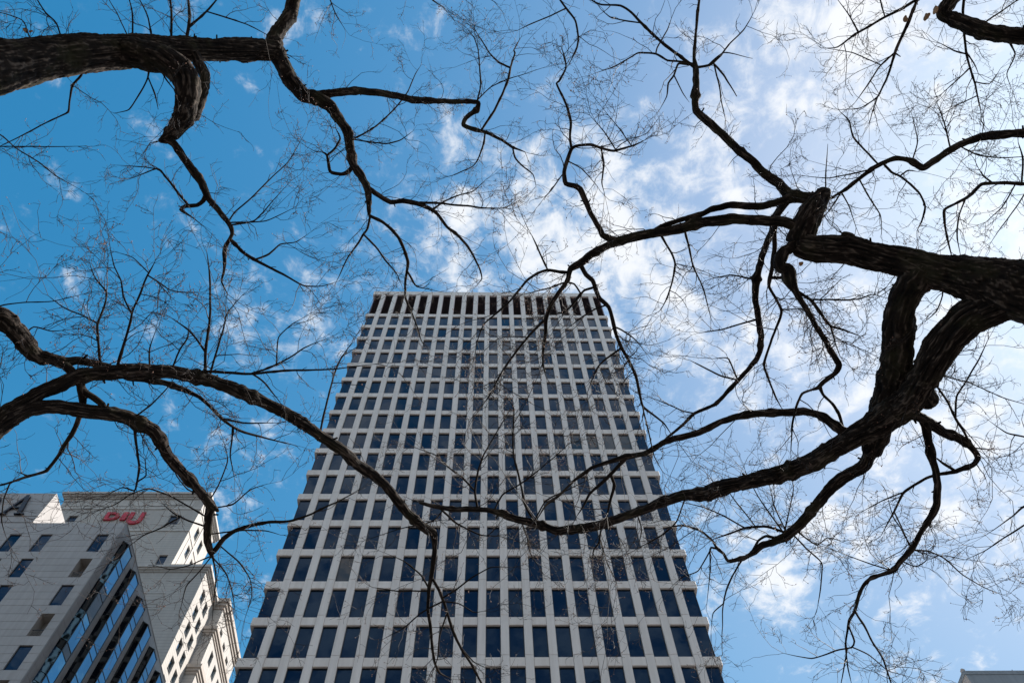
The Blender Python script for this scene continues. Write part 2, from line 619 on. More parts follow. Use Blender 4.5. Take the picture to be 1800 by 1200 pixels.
# the two flanks and the back carry the same grid
fl_p, fl_s, fl_g = MB(), MB(), MB()
nside = 25
pd = (TD - 1.5) / nside
for sx, s in ((TX0, 1), (TX1, -1)):
    xg = sx + s * 0.28
    fl_g.box(min(xg, xg + s * 0.1), max(xg, xg + s * 0.1), TY + REC + 0.08, TY + TD - 0.3, 0.02, LZ0)
    for r in range(-1, n_rows_all):
        zb = SILL0 - STOREY * r - BAND
        if zb < 0:
            continue
        fl_s.box(min(sx, xg + s * 0.05), max(sx, xg + s * 0.05), TY + REC + 0.055, TY + TD, zb + 0.002, zb + BAND - 0.002)
    for j in range(1, nside):
        y = TY + 0.9 + pd * j
        fl_p.box(min(sx - s * 0.0, sx + s * 0.33), max(sx, sx + s * 0.33), y - 0.3, y + 0.3, 0.01, LZ1 - 0.01)
stuff(fl_g.build('flank_glazing', M['tower_glass'], tower))
stuff(fl_s.build('flank_bands', M['spandrel'], tower))
stuff(fl_p.build('flank_piers', M['precast'], tower))
MB().box(TX0 + 0.01, TX1 - 0.01, TY + TD - 0.29, TY + TD + 0.2, 0.01, LZ1 - 0.01).build('rear_wall', M['precast'], tower)

# ---------------------------------------------------------------- grey clad building on the left, with its stepped glass bays
AY, AX1, AXL = 58.6, -42.1, -80.0
AS = 58.6 / 46.0
A = empty('clad_building', ((AX1 + AXL) / 2, AY + 12, 0),
          'grey panel clad building at lower left with slit windows and stepped glass bays', 'building')
A_ROOF, A_HIGH, A_NX = 73.87 + G, 79.42 + G, -52.85
ST = 3.17 * AS
win_top0 = 56.31 * AS + G
win_h = 2.27 * AS
ccols = [(-54.2, -52.9), (-50.75, -49.45), (-44.47, -43.15)]
xx = -57.7
while xx > AXL + 2:
    ccols.append((xx, xx + 1.3)); xx -= 3.45
ccols.sort()
cw = ST / 4.0
win_me = None
courses_stuff = MB()
fr_a, pn_a = win_meshes(1.3, win_h - 0.02)
fr_a.materials.append(M['frame']); pn_a.materials.append(M['a_glass'])
for r in range(-1, 16):
    zt = win_top0 - ST * r                       # head of the windows of this storey
    # three courses beside the windows, one below them running through
    for c in range(4):
        z1 = zt - cw * c if c < 3 else zt - win_h
        z0 = zt - cw * (c + 1) if c < 2 else (zt - win_h if c == 2 else zt - ST)
        if r == -1 and c < 2:
            continue
        if z0 < 0.05:
            continue
        segs = []
        if c == 3 or r == -1:
            segs = [(AXL, -60.0), (-60.0, AX1)]
        else:
            x = AXL
            for a, b in ccols:
                segs.append((x, a)); x = b
            segs.append((x, AX1))
        for a, b in segs:
            if b < -57.0 or z1 < 34:
                courses_stuff.box(a + 0.004, b - 0.004, AY, AY + 0.2, z0 + 0.010, z1 - 0.010)
            else:
                MB().box(a + 0.004, b - 0.004, AY, AY + 0.2, z0 + 0.010, z1 - 0.010, 0.012).build('cladding_panel', M['clad'], A)
    if r < 0:
        continue
    for a, b in ccols:
        niche = (b > -44 and r % 2 == 1)
        if zt - win_h < 1:
            continue
        if niche:
            nb = MB()
            z0, z1, d = zt - win_h, zt, 1.3
            y0, y1 = AY + 0.01, AY + d
            nb.quad((a, y1, z0), (b, y1, z0), (b, y1, z1), (a, y1, z1))
            nb.quad((a, y0, z0), (a, y1, z0), (a, y1, z1), (a, y0, z1))
            nb.quad((b, y0, z0), (b, y0, z1), (b, y1, z1), (b, y1, z0))
            nb.quad((a, y0, z1), (a, y1, z1), (b, y1, z1), (b, y0, z1))
            nb.quad((a, y0, z0), (b, y0, z0), (b, y1, z0), (a, y1, z0))
            nobj = nb.build('balcony_recess', M['niche'], A)
            rb = MB()
            rb.box(a, b, AY + 0.28, AY + 0.32, z0 + 1.0, z0 + 1.06)
            for q in range(1, 9):
                xq = a + (b - a) * q / 9
                rb.box(xq - 0.012, xq + 0.012, AY + 0.29, AY + 0.31, z0, z0 + 1.0)
            rb.build('balustrade', M['frame'], nobj)
        else:
            w = inst(fr_a, 'window', None, A, (a, AY + 0.13, zt - win_h + 0.01))
            p = bpy.data.objects.new('pane', pn_a)
            link(p, w)
stuff(courses_stuff.build('cladding_panels', M['clad'], A))
# top courses and the taller block with its sunlit return
z = win_top0 + ST - win_h * 0 - ST + 0.0
tops = [win_top0 + 0.0]
zc_ = win_top0
for c in range(1):
    MB().box(AXL, A_NX + 0.0, AY, AY + 0.2, A_ROOF + 0.012, A_ROOF + 1.05, 0.012).build('cladding_panel', M['clad'], A)
for c in range(1, 5):
    z0 = A_ROOF + 0.05 + (A_HIGH - A_ROOF - 0.05) * c / 5.0; z1 = A_ROOF + 0.05 + (A_HIGH - A_ROOF - 0.05) * (c + 1) / 5.0
    MB().box(AXL, A_NX, AY, AY + 0.2, z0 + 0.010, z1 - 0.010, 0.012).build('cladding_panel', M['clad'], A)
pz = MB(); pz.box(AXL, A_NX - 0.2, AY + 0.2, AY + 22, A_ROOF - 0.5, A_HIGH - 0.15); pz.build('penthouse_core', M['core'], A)
for j in range(8):
    y0 = AY + 0.2 + 2.7 * j if j else AY + 0.21
    MB().box(A_NX - 0.2, A_NX - 0.004, y0 + 0.012, AY + 0.2 + 2.7 * (j + 1) - 0.012, A_ROOF, A_HIGH - 0.01).build('return_panel', M['clad'], A)
MB().box(A_NX - 0.001, A_NX + 0.02, AY + 1.1, AY + 1.16, A_ROOF + 0.4, A_ROOF + 1.6).build('downpipe', M['frame'], A)
body = MB(); body.box(AXL + 0.1, AX1 - 0.75, AY + 1.45, AY + 26, 0.02, A_ROOF - 0.6); body.build('core', M['core'], A)
MB().box(AXL + 0.1, AX1 - 0.3, AY + 0.25, AY + 26, A_ROOF - 0.6, A_ROOF - 0.4).build('roof', M['soil'], A)
# flank: fins of panel between glass bays that step out of the wall
BAYTOP = 72.46 + G
nb_ = 6
fin = MB()
fx0, fx1 = AX1 - 0.7, AX1
segy = [(AY, 60.0)]
for k in range(nb_):
    segy.append((60.0 + 4.12 * k + 2.42, 60.0 + 4.12 * (k + 1)))
for si, (y0, y1) in enumerate(segy):
    z = BAYTOP; first = True
    ya = y0 + (0.204 if si == 0 else 0)
    while z > 0.1:
        zl = max(0.02, z - 1.34)
        if z > 36:
            MB().box(fx0, fx1 - 0.0, ya, y1, zl + 0.014, z - 0.014).build('fin_panel', M['clad_dark'], A)
        else:
            fin.box(fx0, fx1, ya, y1, zl + 0.014, z - 0.014)
        z = zl
stuff(fin.build('fin_panels', M['clad_dark'], A))
MB().box(fx0 + 0.3, AX1 - 0.003, AY + 0.204, AY + 26, BAYTOP + 0.01, A_ROOF - 0.02).build('flank_parapet', M['clad'], A)
MB().box(fx0 + 0.25, AX1 + 0.05, AY + 0.206, AY + 26, A_ROOF - 0.02, A_ROOF + 0.06).build('coping', M['clad'], A)
low_g, low_d = MB(), MB()
for k in range(nb_):
    y0 = 60.0 + 4.12 * k
    p0 = (AX1 - 0.12, y0); p1 = (AX1 + 0.50, y0 + 0.68); p2 = (AX1 + 0.50, y0 + 2.40); p3 = (AX1 - 0.12, y0 + 2.42)
    bay = bpy.data.objects.new('glass_bay', None)
    fr_ = MB()
    # black corner posts and the cap
    for (qx, qy) in (p1, p2):
        fr_.box(qx - 0.06, qx + 0.012, qy - 0.05, qy + 0.05, 0.02, BAYTOP - 0.15)
    n = len(fr_.v)
    for zz in (BAYTOP - 0.12, BAYTOP):
        fr_.v += [(p0[0], p0[1], zz), (p1[0] + 0.03, p1[1] - 0.03, zz), (p2[0] + 0.03, p2[1] + 0.03, zz), (p3[0], p3[1], zz)]
    fr_.f += [(n, n + 3, n + 2, n + 1), (n + 4, n + 5, n + 6, n + 7)] + [(n + i, n + (i + 1) % 4, n + 4 + (i + 1) % 4, n + 4 + i) for i in range(4)]
    bay_o = fr_.build('bay_frame', M['black'], A)
    z = BAYTOP - 0.18; step = 0
    zoff = [0, 0.25, 0.1, 0.35, 0.2, 0.3][k]
    z_first = 2.3 + zoff
    while z > 0.3:
        h = z_first if step == 0 else (1.05 if step % 2 == 1 else 2.95)
        zl = max(0.1, z - h)
        g_ = MB(); d_ = MB()
        A0 = (p1[0] - 0.02, p1[1] + 0.05); A1 = (p2[0] - 0.02, p2[1] - 0.05)
        gq = [(A0[0], A0[1], zl + 0.04), (A1[0], A1[1], zl + 0.04), (A1[0], A1[1], z - 0.04), (A0[0], A0[1], z - 0.04)]
        dq = [(p0[0], p0[1], zl + 0.04), (p1[0] - 0.04, p1[1] - 0.03, zl + 0.04), (p1[0] - 0.04, p1[1] - 0.03, z - 0.04), (p0[0], p0[1], z - 0.04)]
        if z > 34:
            g_.quad(*gq); d_.quad(*dq)
            dark = (k == 0 and step in (3, 4, 7))
            g_.build('pane', M['bay_dark'] if dark else M['sky_glass'], bay_o)
            lit = (k == 0 and step in (1, 2, 5, 6, 8, 9, 10))
            d_.build('pane', M['sky_glass'] if False else (M['b_glass'] if lit else M['bay_dark']), bay_o)
            tr = MB()
            tr.box(A0[0] - 0.02, A0[0] + 0.035, A0[1], A1[1], zl - 0.04, zl + 0.04)
            tr.build('transom', M['black'], bay_o)
        else:
            low_g.quad(*gq); low_d.quad(*dq)
        z = zl; step += 1
stuff(low_g.build('bay_panes', M['sky_glass'], A))
stuff(low_d.build('bay_panes', M['bay_dark'], A))


# ---------------------------------------------------------------- wall with real openings
def wall(axis, plane, u0, u1, z0, z1, rects, depth, sign):
    """axis 'y': wall in the plane y=plane seen from -y; axis 'x': wall in x=plane seen from +x. rects = (ua, ub, za, zb)"""
    us = sorted({u0, u1, *[r[0] for r in rects], *[r[1] for r in rects]})
    zs = sorted({z0, z1, *[r[2] for r in rects], *[r[3] for r in rects]})
    mb = MB()

    def P(u, d, z):
        return (u, plane + d, z) if axis == 'y' else (plane - d, u, z)
    for a, b in zip(us[:-1], us[1:]):
        for c, d in zip(zs[:-1], zs[1:]):
            um, zm = (a + b) / 2, (c + d) / 2
            if any(r[0] < um < r[1] and r[2] < zm < r[3] for r in rects):
                continue
            mb.quad(P(a, 0, c), P(b, 0, c), P(b, 0, d), P(a, 0, d))
    for a, b, c, d in rects:
        mb.quad(P(a, 0, c), P(b, 0, c), P(b, depth, c), P(a, depth, c))
        mb.quad(P(a, 0, d), P(a, depth, d), P(b, depth, d), P(b, 0, d))
        mb.quad(P(a, 0, c), P(a, depth, c), P(a, depth, d), P(a, 0, d))
        mb.quad(P(b, 0, c), P(b, 0, d), P(b, depth, d), P(b, depth, c))
    return mb


def window_in(parent, axis, plane, rect, depth, frame, pane, mullion=True):
    a, b, c, d = rect
    t = 0.09

    def bx(mb, ua, ub, za, zb, d0, d1):
        if axis == 'y':
            mb.box(ua, ub, plane + d0, plane + d1, za, zb)
        else:
            mb.box(plane - d1, plane - d0, ua, ub, za, zb)
    f = MB()
    bx(f, a, a + t, c, d, depth - 0.08, depth); bx(f, b - t, b, c, d, depth - 0.08, depth)
    bx(f, a + t, b - t, c, c + t, depth - 0.08, depth); bx(f, a + t, b - t, d - t, d, depth - 0.08, depth)
    if mullion:
        zm = c + (d - c) * 0.36
        bx(f, a + t, b - t, zm - 0.04, zm + 0.04, depth - 0.08, depth)
    w = f.build('window', frame, parent)
    p = MB(); bx(p, a + t * 0.5, b - t * 0.5, c + t * 0.5, d - t * 0.5, depth - 0.04, depth - 0.02)
    p.build('pane', pane, w)


# ---------------------------------------------------------------- the cream building behind it
B = empty('cream_building', (-62.0, 100.0, 0), 'cream building with stepped sunlit wings and cornices behind the grey one', 'building')
UX0, UX1, UY0, UY1, UTOP = -83.0, -55.73, 95.0, 105.0, 128.1 + G
LX1, LY1, LTOP = -48.81, 103.0, 107.0 + G
CX1, CY1, CTOP = -46.97, 117.0, 107.7 + G
fr_rects = [(-79.8, -78.1, 119.9 + G, 121.7 + G), (-60.8, -58.7, 119.2 + G, 121.9 + G), (-58.65, -57.1, 107.7 + G, 110.7 + G),
            (-69.0, -67.4, 107.7 + G, 110.7 + G)]
for zz in (96.6, 93.0, 89.4):
    pass
wall('y', UY0, UX0, UX1, LTOP - 0.5, UTOP - 1.2, fr_rects, 0.35, 1).build('front_wall', M['b_wall'], B)
for r in fr_rects:
    window_in(B, 'y', UY0, r, 0.35, M['rail'], M['a_glass'])
su = [(97.3, 98.7, 118.6 + G, 121.3 + G), (100.6, 102.0, 118.7 + G, 121.6 + G), (97.3, 98.7, 113.6 + G, 116.2 + G), (100.6, 102.0, 113.6 + G, 116.2 + G)]
wall('x', UX1, UY0, UY1, LTOP - 3, UTOP - 1.2, su, 0.35, 1).build('side_wall', M['b_wall'], B)
for r in su:
    window_in(B, 'x', UX1, r, 0.35, M['rail'], M['b_glass'])
MB().box(UX0, UX1 - 0.4, UY0 + 0.4, UY1, 0.05, UTOP - 0.3).build('core', M['core'], B)
MB().box(UX0, UX0 + 0.1, UY0 + 0.004, UY1, 0.05, UTOP - 1.2).build('side_wall', M['b_wall'], B)
MB().box(UX0 + 0.01, UX1 - 0.003, UY1 - 0.1, UY1, 0.05, UTOP - 1.2).build('rear_wall', M['b_wall'], B)


def cornice(x0, x1, y0, y1, zt, h, over, mat='b_trim', left=True):
    """a stepped moulding round the front and right of a block"""
    steps = [(0.0, 0.42, 1.0), (0.42, 0.72, 0.62), (0.72, 1.0, 0.28)]
    mb = MB()
    for a, b, o in steps:
        mb.box(x0 - (over * o if left else 0), x1 + over * o, y0 - over * o, y1, zt - h * b, zt - h * a - 0.004)
    return mb.build('cornice', M[mat], B)


cornice(UX0, UX1, UY0, UY1 + 0.8, UTOP, 1.3, 0.9)
for zt, h in ((124.1, 0.5), (117.6, 0.45)):
    MB().box(UX0, UX1 + 0.12, UY0 - 0.14, UY1, zt + G - h, zt + G).build('string_course', M['b_trim'], B)
for xq in range(8):
    xa = -81.5 + 3.1 * xq
    MB().box(xa, xa + 2.2, UY0 - 0.09, UY0 + 0.05, 124.6 + G, 126.2 + G).build('frieze_panel', M['b_trim'], B)
# right hand pilaster on the sunlit return
MB().box(UX1, UX1 + 0.16, 98.95, 99.5, LTOP, UTOP - 1.3).build('pilaster', M['b_trim'], B)
MB().box(UX1, UX1 + 0.1, 96.2, 96.6, LTOP, 117 + G).build('pilaster', M['b_trim'], B)
# lower wing
lw_r = []
for q in range(7):
    zt = 104.0 - 3.6 * q + G
    lw_r.append((96.6, 98.25, zt - 2.5, zt)); lw_r.append((99.45, 101.05, zt - 2.5, zt))
lfr = []
wall('y', UY0 - 0.3, UX0, LX1, 0.05, LTOP - 1.1, lfr, 0.35, 1).build('front_wall', M['b_wall'], B)
wall('x', LX1, UY0 - 0.3, LY1 + 0.2, 30, LTOP - 1.1, lw_r, 0.38, 1).build('side_wall', M['b_wall'], B)
for r in lw_r:
    window_in(B, 'x', LX1, r, 0.38, M['rail'], M['b_glass'])
MB().box(UX1 - 3, LX1 - 0.45, UY0, LY1 + 0.2, 0.05, LTOP - 0.4).build('core', M['core'], B)
cornice(UX0, LX1, UY0 - 0.3, LY1 + 0.3, LTOP, 1.1, 0.75)
for zt in (101.0, 97.4, 93.8, 90.2):
    MB().box(-57.6, -53.9, UY0 - 0.42, UY0 - 0.25, zt + G - 0.28, zt + G).build('string_course', M['b_trim'], B)
    MB().box(-57.3, -54.2, UY0 - 0.36, UY0 - 0.25, zt + G - 2.6, zt + G - 0.32).build('relief_panel', M['b_wall'], B)
rl = MB()
rl.box(UX1, LX1 + 0.2, UY0 - 0.3, UY0 - 0.25, LTOP + 0.95, LTOP + 1.0)
rl.box(LX1 + 0.15, LX1 + 0.2, UY0 - 0.25, LY1, LTOP + 0.95, LTOP + 1.0)
for q in range(6):
    rl.box(UX1 + 1.3 * q, UX1 + 1.3 * q + 0.05, UY0 - 0.3, UY0 - 0.25, LTOP, LTOP + 0.95)
rl.build('roof_railing', M['rail'], B)
# rear wing with its three cornices
cr = []
for (ya, yb) in ((105.3, 106.8), (108.6, 110.2), (112.0, 113.6)):
    cr += [(ya, yb, 101.75 + G, 103.7 + G), (ya, yb, 96.2 + G, 98.7 + G), (ya, yb, 88.3 + G, 90.8 + G), (ya, yb, 84.5 + G, 87.0 + G)]
wall('x', CX1, LY1 + 0.05, CY1, 30, CTOP - 2.0, cr, 0.38, 1).build('side_wall', M['b_wall'], B)
for r in cr:
    window_in(B, 'x', CX1, r, 0.38, M['rail'], M['b_glass'])
wall('y', LY1, LX1 - 0.2, CX1, 30, CTOP - 2.0, [], 0.3, 1).build('front_wall', M['b_wall'], B)
MB().box(-54, CX1 - 0.45, LY1 + 0.45, CY1 - 0.1, 0.05, CTOP - 0.4).build('core', M['core'], B)
for zt, h, ov in ((107.7, 2.0, 0.75), (101.35, 1.6, 0.6), (93.2, 1.6, 0.6)):
    cornice(LX1 - 0.3, CX1, LY1, CY1, zt + G, h, ov, 'b_soffit' if zt < 105 else 'b_soffit', False)
MB().box(-54, CX1 - 0.003, CY1 - 0.1, CY1, 30, CTOP - 2.0).build('rear_wall', M['b_wall'], B)


# ---------------------------------------------------------------- lettering
def letter_mesh(ch, bold):
    cu = bpy.data.curves.new('letter', 'FONT')
    cu.body = ch
    cu.offset = bold
    cu.extrude = 0.10
    cu.fill_mode = 'BOTH'
    ob = bpy.data.objects.new('tmp_letter', cu)
    COL.objects.link(ob)
    bpy.context.view_layer.update()
    me = bpy.data.meshes.new_from_object(ob.evaluated_get(bpy.context.evaluated_depsgraph_get()))
    bpy.data.objects.remove(ob)
    me.name = 'letter'
    return me


def place_letter(parent, ch, x0, x1, z0, z1, y, mat, bold, thick):
    me = letter_mesh(ch, bold)
    v = np.array([p.co[:] for p in me.vertices])
    lo, hi = v.min(0), v.max(0)
    s = (hi - lo)
    X = x0 + (v[:, 0] - lo[0]) / s[0] * (x1 - x0)
    Zv = z0 + (v[:, 1] - lo[1]) / s[1] * (z1 - z0)
    Yv = y - (v[:, 2] - lo[2]) / s[2] * thick
    off = parent_world(parent)
    out = np.column_stack([X, Yv, Zv]) - off
    me.vertices.foreach_set('co', out.ravel())
    me.update()
    me.materials.clear(); me.materials.append(mat)
    o = bpy.data.objects.new('letter', me)
    link(o, parent)
    return o


sg = empty('rooftop_sign', (-69.2, 94.9, 119.0 + G), 'red DIU letters high on the front of the cream building', 'sign')
place_letter(sg, 'D', -72.85, -70.2, 120.15 + G, 122.4 + G, 94.98, M['red'], 0.038, 0.35)
place_letter(sg, 'I', -69.75, -68.75, 120.15 + G, 122.4 + G, 94.98, M['red'], 0.038, 0.35)
place_letter(sg, 'U', -68.4, -65.6, 119.0 + G, 122.4 + G, 94.98, M['red'], 0.038, 0.35)
place_letter(sg, '-', -69.9, -68.2, 117.75 + G, 118.2 + G, 94.82, M['red'], 0.02, 0.3)

na = empty('facade_sign', (-55.5, AY - 0.1, 76.0 + G), 'navy serif letters on the top of the grey clad building, cut by the picture edge', 'sign')
zA0, zA1 = 75.1 + G, 78.7 + G
sa = MB()


def stroke(mb, x0, z0, x1, z1, w, y0, y1):
    n = len(mb.v)
    hw = w / 2
    pts = [(x0 - hw, z0), (x0 + hw, z0), (x1 + hw, z1), (x1 - hw, z1)]
    for y in (y0, y1):
        mb.v += [(p[0], y, p[1]) for p in pts]
    mb.f += [(n, n + 1, n + 2, n + 3), (n + 7, n + 6, n + 5, n + 4)] + [(n + i, n + 4 + i, n + 4 + (i + 1) % 4, n + (i + 1) % 4) for i in range(4)]


ay0, ay1 = AY - 0.3, AY - 0.01
xa, xb = -57.35, -54.75
xm = (xa + xb) / 2 + 0.25
stroke(sa, xa + 0.3, zA0, xm, zA1, 0.26, ay0, ay1)
stroke(sa, xb - 0.35, zA0, xm, zA1, 0.48, ay0 + 0.004, ay1 - 0.004)
stroke(sa, xa + 1.35, zA0 + 1.15, xa + 1.36, zA0 + 1.35, 1.5, ay0 + 0.008, ay1 - 0.008)
stroke(sa, xa + 0.3, zA0, xa + 0.3, zA0 + 0.17, 0.9, ay0 + 0.012, ay1 - 0.012)
stroke(sa, xb - 0.35, zA0, xb - 0.35, zA0 + 0.17, 1.1, ay0 + 0.016, ay1 - 0.016)
sa.build('letter', M['navy'], na)
place_letter(na, 'R', -60.6, -57.9, zA0, zA1 - 0.1, AY - 0.01, M['navy'], 0.04, 0.3)
place_letter(na, 'E', -63.4, -61.2, zA0, zA1 - 0.1, AY - 0.01, M['navy'], 0.04, 0.3)

# ---------------------------------------------------------------- slate building at the lower right
RX, RY, RT = 53.41, 70.0, 62.28 + G
Rb = empty('slate_building', (66, 85, 0), 'plain slate grey building top at the lower right corner', 'building')
for j in range(17):
    z1 = RT - 0.5 - 3.6 * j; z0 = z1 - 3.6
    for i in range(4):
        MB().box(RX + 0.1 + 7 * i, RX + 0.1 + 7 * (i + 1) - 0.02, RY, RY + 0.3, z0 + 0.02, z1, 0.01).build('wall_panel', M['slate'], Rb)
MB().box(RX + 0.15, RX + 28, RY + 0.2, RY + 30, 0.02, RT - 0.6).build('core', M['slate'], Rb)
MB().box(RX, RX + 0.1, RY - 0.002, RY + 30, 0.02, RT - 0.5).build('side_wall', M['slate_side'], Rb)
MB().box(RX - 0.04, RX + 28.1, RY - 0.05, RY + 30, RT - 0.5, RT).build('coping', M['slate'], Rb)
mb = MB(); mb.box(RX - 0.02, RX + 0.35, RY, RY + 0.4, RT, RT + 0.3); mb.box(RX + 0.05, RX + 0.28, RY + 0.08, RY + 0.3, RT + 0.3, RT + 0.42)
mb.build('roof_lamp', M['slate_side'], Rb)
mb = MB(); mb.box(RX + 5.9, RX + 5.96, RY + 0.2, RY + 0.26, RT, RT + 0.35); mb.build('roof_pin', M['rail'], Rb)

# ---------------------------------------------------------------- the block across the street, behind the viewer; the lowest tower windows mirror it
OB = empty('office_block', (-4, -52, 0), 'grey office block across the street, mirrored dark in the lowest tower windows', 'building')
OX0, OX1, OY, OT = -40.0, 34.0, -40.0, 113.0
MB().box(OX0 + 0.3, OX1 - 0.3, OY - 24, OY - 0.3, 0.02, OT - 0.5).build('core', M['bay_dark'], OB)
ob = MB(); op = MB()
for r in range(28):
    z = 4.0 * r
    ob.box(OX0, OX1, OY - 24.3, OY, z + 0.03, z + 1.35)
for i in range(25):
    x = OX0 + 0.4 + (OX1 - OX0 - 0.8) * i / 24
    op.box(x - 0.22, x + 0.22, OY - 0.32, OY + 0.12, 0.03, OT - 1)
stuff(ob.build('spandrel_bands', M['clad'], OB))
stuff(op.build('piers', M['clad'], OB))
MB().box(OX0 - 0.2, OX1 + 0.2, OY - 24.5, OY + 0.2, OT - 1, OT).build('parapet', M['slate'], OB)

# ---------------------------------------------------------------- trees
# Limbs of four bare street trees. Each line: x y width, ... in units of 1/1370 of a metre per metre of distance
# along the view, then unprojected to its own distance; '@a,b' gives the distance at both ends, '^' joins the end to a neighbour.
T1 = """
-300 150 125, -120 131 106, 0 117 86, 50 108 76, 100 100 68, 180 92 62, 250 88 52, 300 86 42, 340 87 38, 400 88 38, 450 88 36, 483 90 33, 500 95 26 @5.7,10.2
215 96 46, 255 98 48, 290 106 46, 318 125 45, 328 148 42, 329 170 40, 326 197 36, 319 214 32, 305 232 26, 290 244 20, 280 248 13 @8.6,8.2
337 90 20, 349 112 19, 360 135 19, 359 160 17, 352 188 15, 342 206 13, 330 215 10 @9.2,8.6
483 92 28, 483 67 26, 497 47 24, 510 27 23, 517 0 22, 530 -60 19, 560 -140 14
485 95 28, 500 123 28, 517 150 26, 533 167 24, 550 171 22, 563 176 22, 580 187 20, 598 213 19, 610 233 18, 617 263 17, 622 290 16, 633 307 15, 643 323 14, 647 335 13, 648 360 9, 650 383 7
550 169 17, 567 165 14, 600 163 14, 633 161 13, 667 163 13, 700 170 12, 728 177 13, 767 178 10, 800 179 9, 838 180 8, 838 192 9, 820 207 8, 815 220 8, 833 227 7, 857 233 6, 883 247 5, 900 258 5, 922 267 3
847 223 5, 867 197 5, 883 167 5, 893 140 5, 897 120 4.5, 905 93 4, 903 88 3, 915 67 2
898 120 4, 877 110 4, 860 93 3, 847 72 2.5, 833 50 1.5
840 180 3.5, 845 150 3.5, 843 117 3, 840 87 2.5, 833 67 2, 820 50 1
852 231 4, 850 253 4, 840 280 3, 830 293 2.5, 800 307 2, 777 313 1
840 175 2.5, 863 153 2.5, 900 137 2, 960 118 1
902 261 4, 905 277 4, 920 293 3, 937 307 2.5, 942 328 1.5
620 245 3.5, 660 222 3.5, 690 195 3, 703 180 3, 717 160 2.5, 730 130 2, 740 115 1
644 328 11, 663 342 10, 687 355 9, 707 353 9, 733 357 8, 757 367 7, 770 377 6, 785 398 6, 803 412 5.5, 820 430 4.5, 833 450 4, 843 473 3.5, 847 490 2.5, 840 500 1.5
733 356 5, 767 357 4.5, 817 362 4, 850 366 3.5, 890 366 2.5
760 366 4, 783 353 3.5, 807 343 3, 833 335 2.5, 853 317 1.5
650 380 7, 673 390 6.5, 687 402 6.5, 700 417 6.5, 710 437 6, 717 460 6, 715 477 5.5, 712 500 4.5, 713 523 4.5, 723 547 4, 732 570 3, 740 597 2, 750 613 1
716 475 5, 725 493 4.5, 733 503 3, 773 513 1.5
650 388 5, 646 402 5, 638 413 5, 630 427 4, 613 450 3, 600 477 2.5, 590 497 1
640 412 4, 660 433 4, 677 457 3.5, 697 480 2.5, 707 503 1.5
621 288 9, 613 302 8, 600 306 7, 580 302 7, 575 273 5, 567 268 4
575 273 5, 587 262 5, 598 243 4, 590 225 2
620 244 3, 650 250 3, 680 253 3, 703 247 2.5, 727 230 1
303 84 5, 302 27 4.5, 298 -20 4
327 84 6.5, 333 33 6, 330 -15 5
333 47 5, 353 30 4.5, 370 13 4, 390 -10 3
363 23 3, 400 32 3, 433 43 2.5, 473 63 2
273 82 4, 260 30 3, 240 -10 3
237 82 4, 233 27 3, 225 -10 3
233 80 2.5, 207 27 2, 188 -8 2
120 90 4, 100 43 3, 80 23 3, 60 -10 3
60 95 3, 43 40 2, 20 28 2, -10 20 2
150 110 5, 143 133 5, 128 150 4.5, 122 180 4, 120 197 3.5, 103 205 3, 50 233 2.5, -10 262 2
262 105 4, 260 137 3.5, 247 163 3, 227 193 2.5, 200 200 1.5
260 137 3, 273 167 3, 278 193 2
275 108 3.5, 290 137 3.5, 305 157 3
292 243 15, 307 253 14, 325 280 14, 350 315 15, 365 345 13, 385 370 11, 405 398 9, 408 412 8, 396 437 7, 395 463 6, 393 480 5, 390 495 4, 400 517 2.5
365 343 10, 357 353 9, 347 360 8, 327 362 8, 318 368 7, 340 383 2.5, 360 400 1.5
330 360 5, 313 337 5, 293 313 4, 277 297 3.5, 247 307 2, 220 317 1
277 296 2.5, 240 293 2, 203 290 1
404 420 7, 427 443 6.5, 450 457 6, 483 475 5, 513 490 4, 537 502 3, 567 503 2, 600 493 1
450 456 4, 473 447 4, 493 430 3, 520 425 2, 547 407 1
400 390 3.5, 413 373 3, 440 350 3, 477 313 2.5, 510 280 2, 537 233 1
404 397 3.5, 447 388 3, 480 353 2, 510 320 1
402 393 3, 467 388 2.5, 520 363 1.2
-60 215 3, 0 237 2.5, 27 260 2.5, 67 285 2.5, 100 310 2, 140 333 1.2
-60 258 3, 0 257 2.5, 83 258 2, 147 257 1.5
545 -90 7, 600 -60 6, 680 -50 5, 740 -30 4, 760 0 3, 778 12 2
680 -50 4, 760 -45 3.5, 840 -15 3, 868 3 2
590 -64 4, 575 -20 3, 590 25 2.5, 605 50 1.5
"""
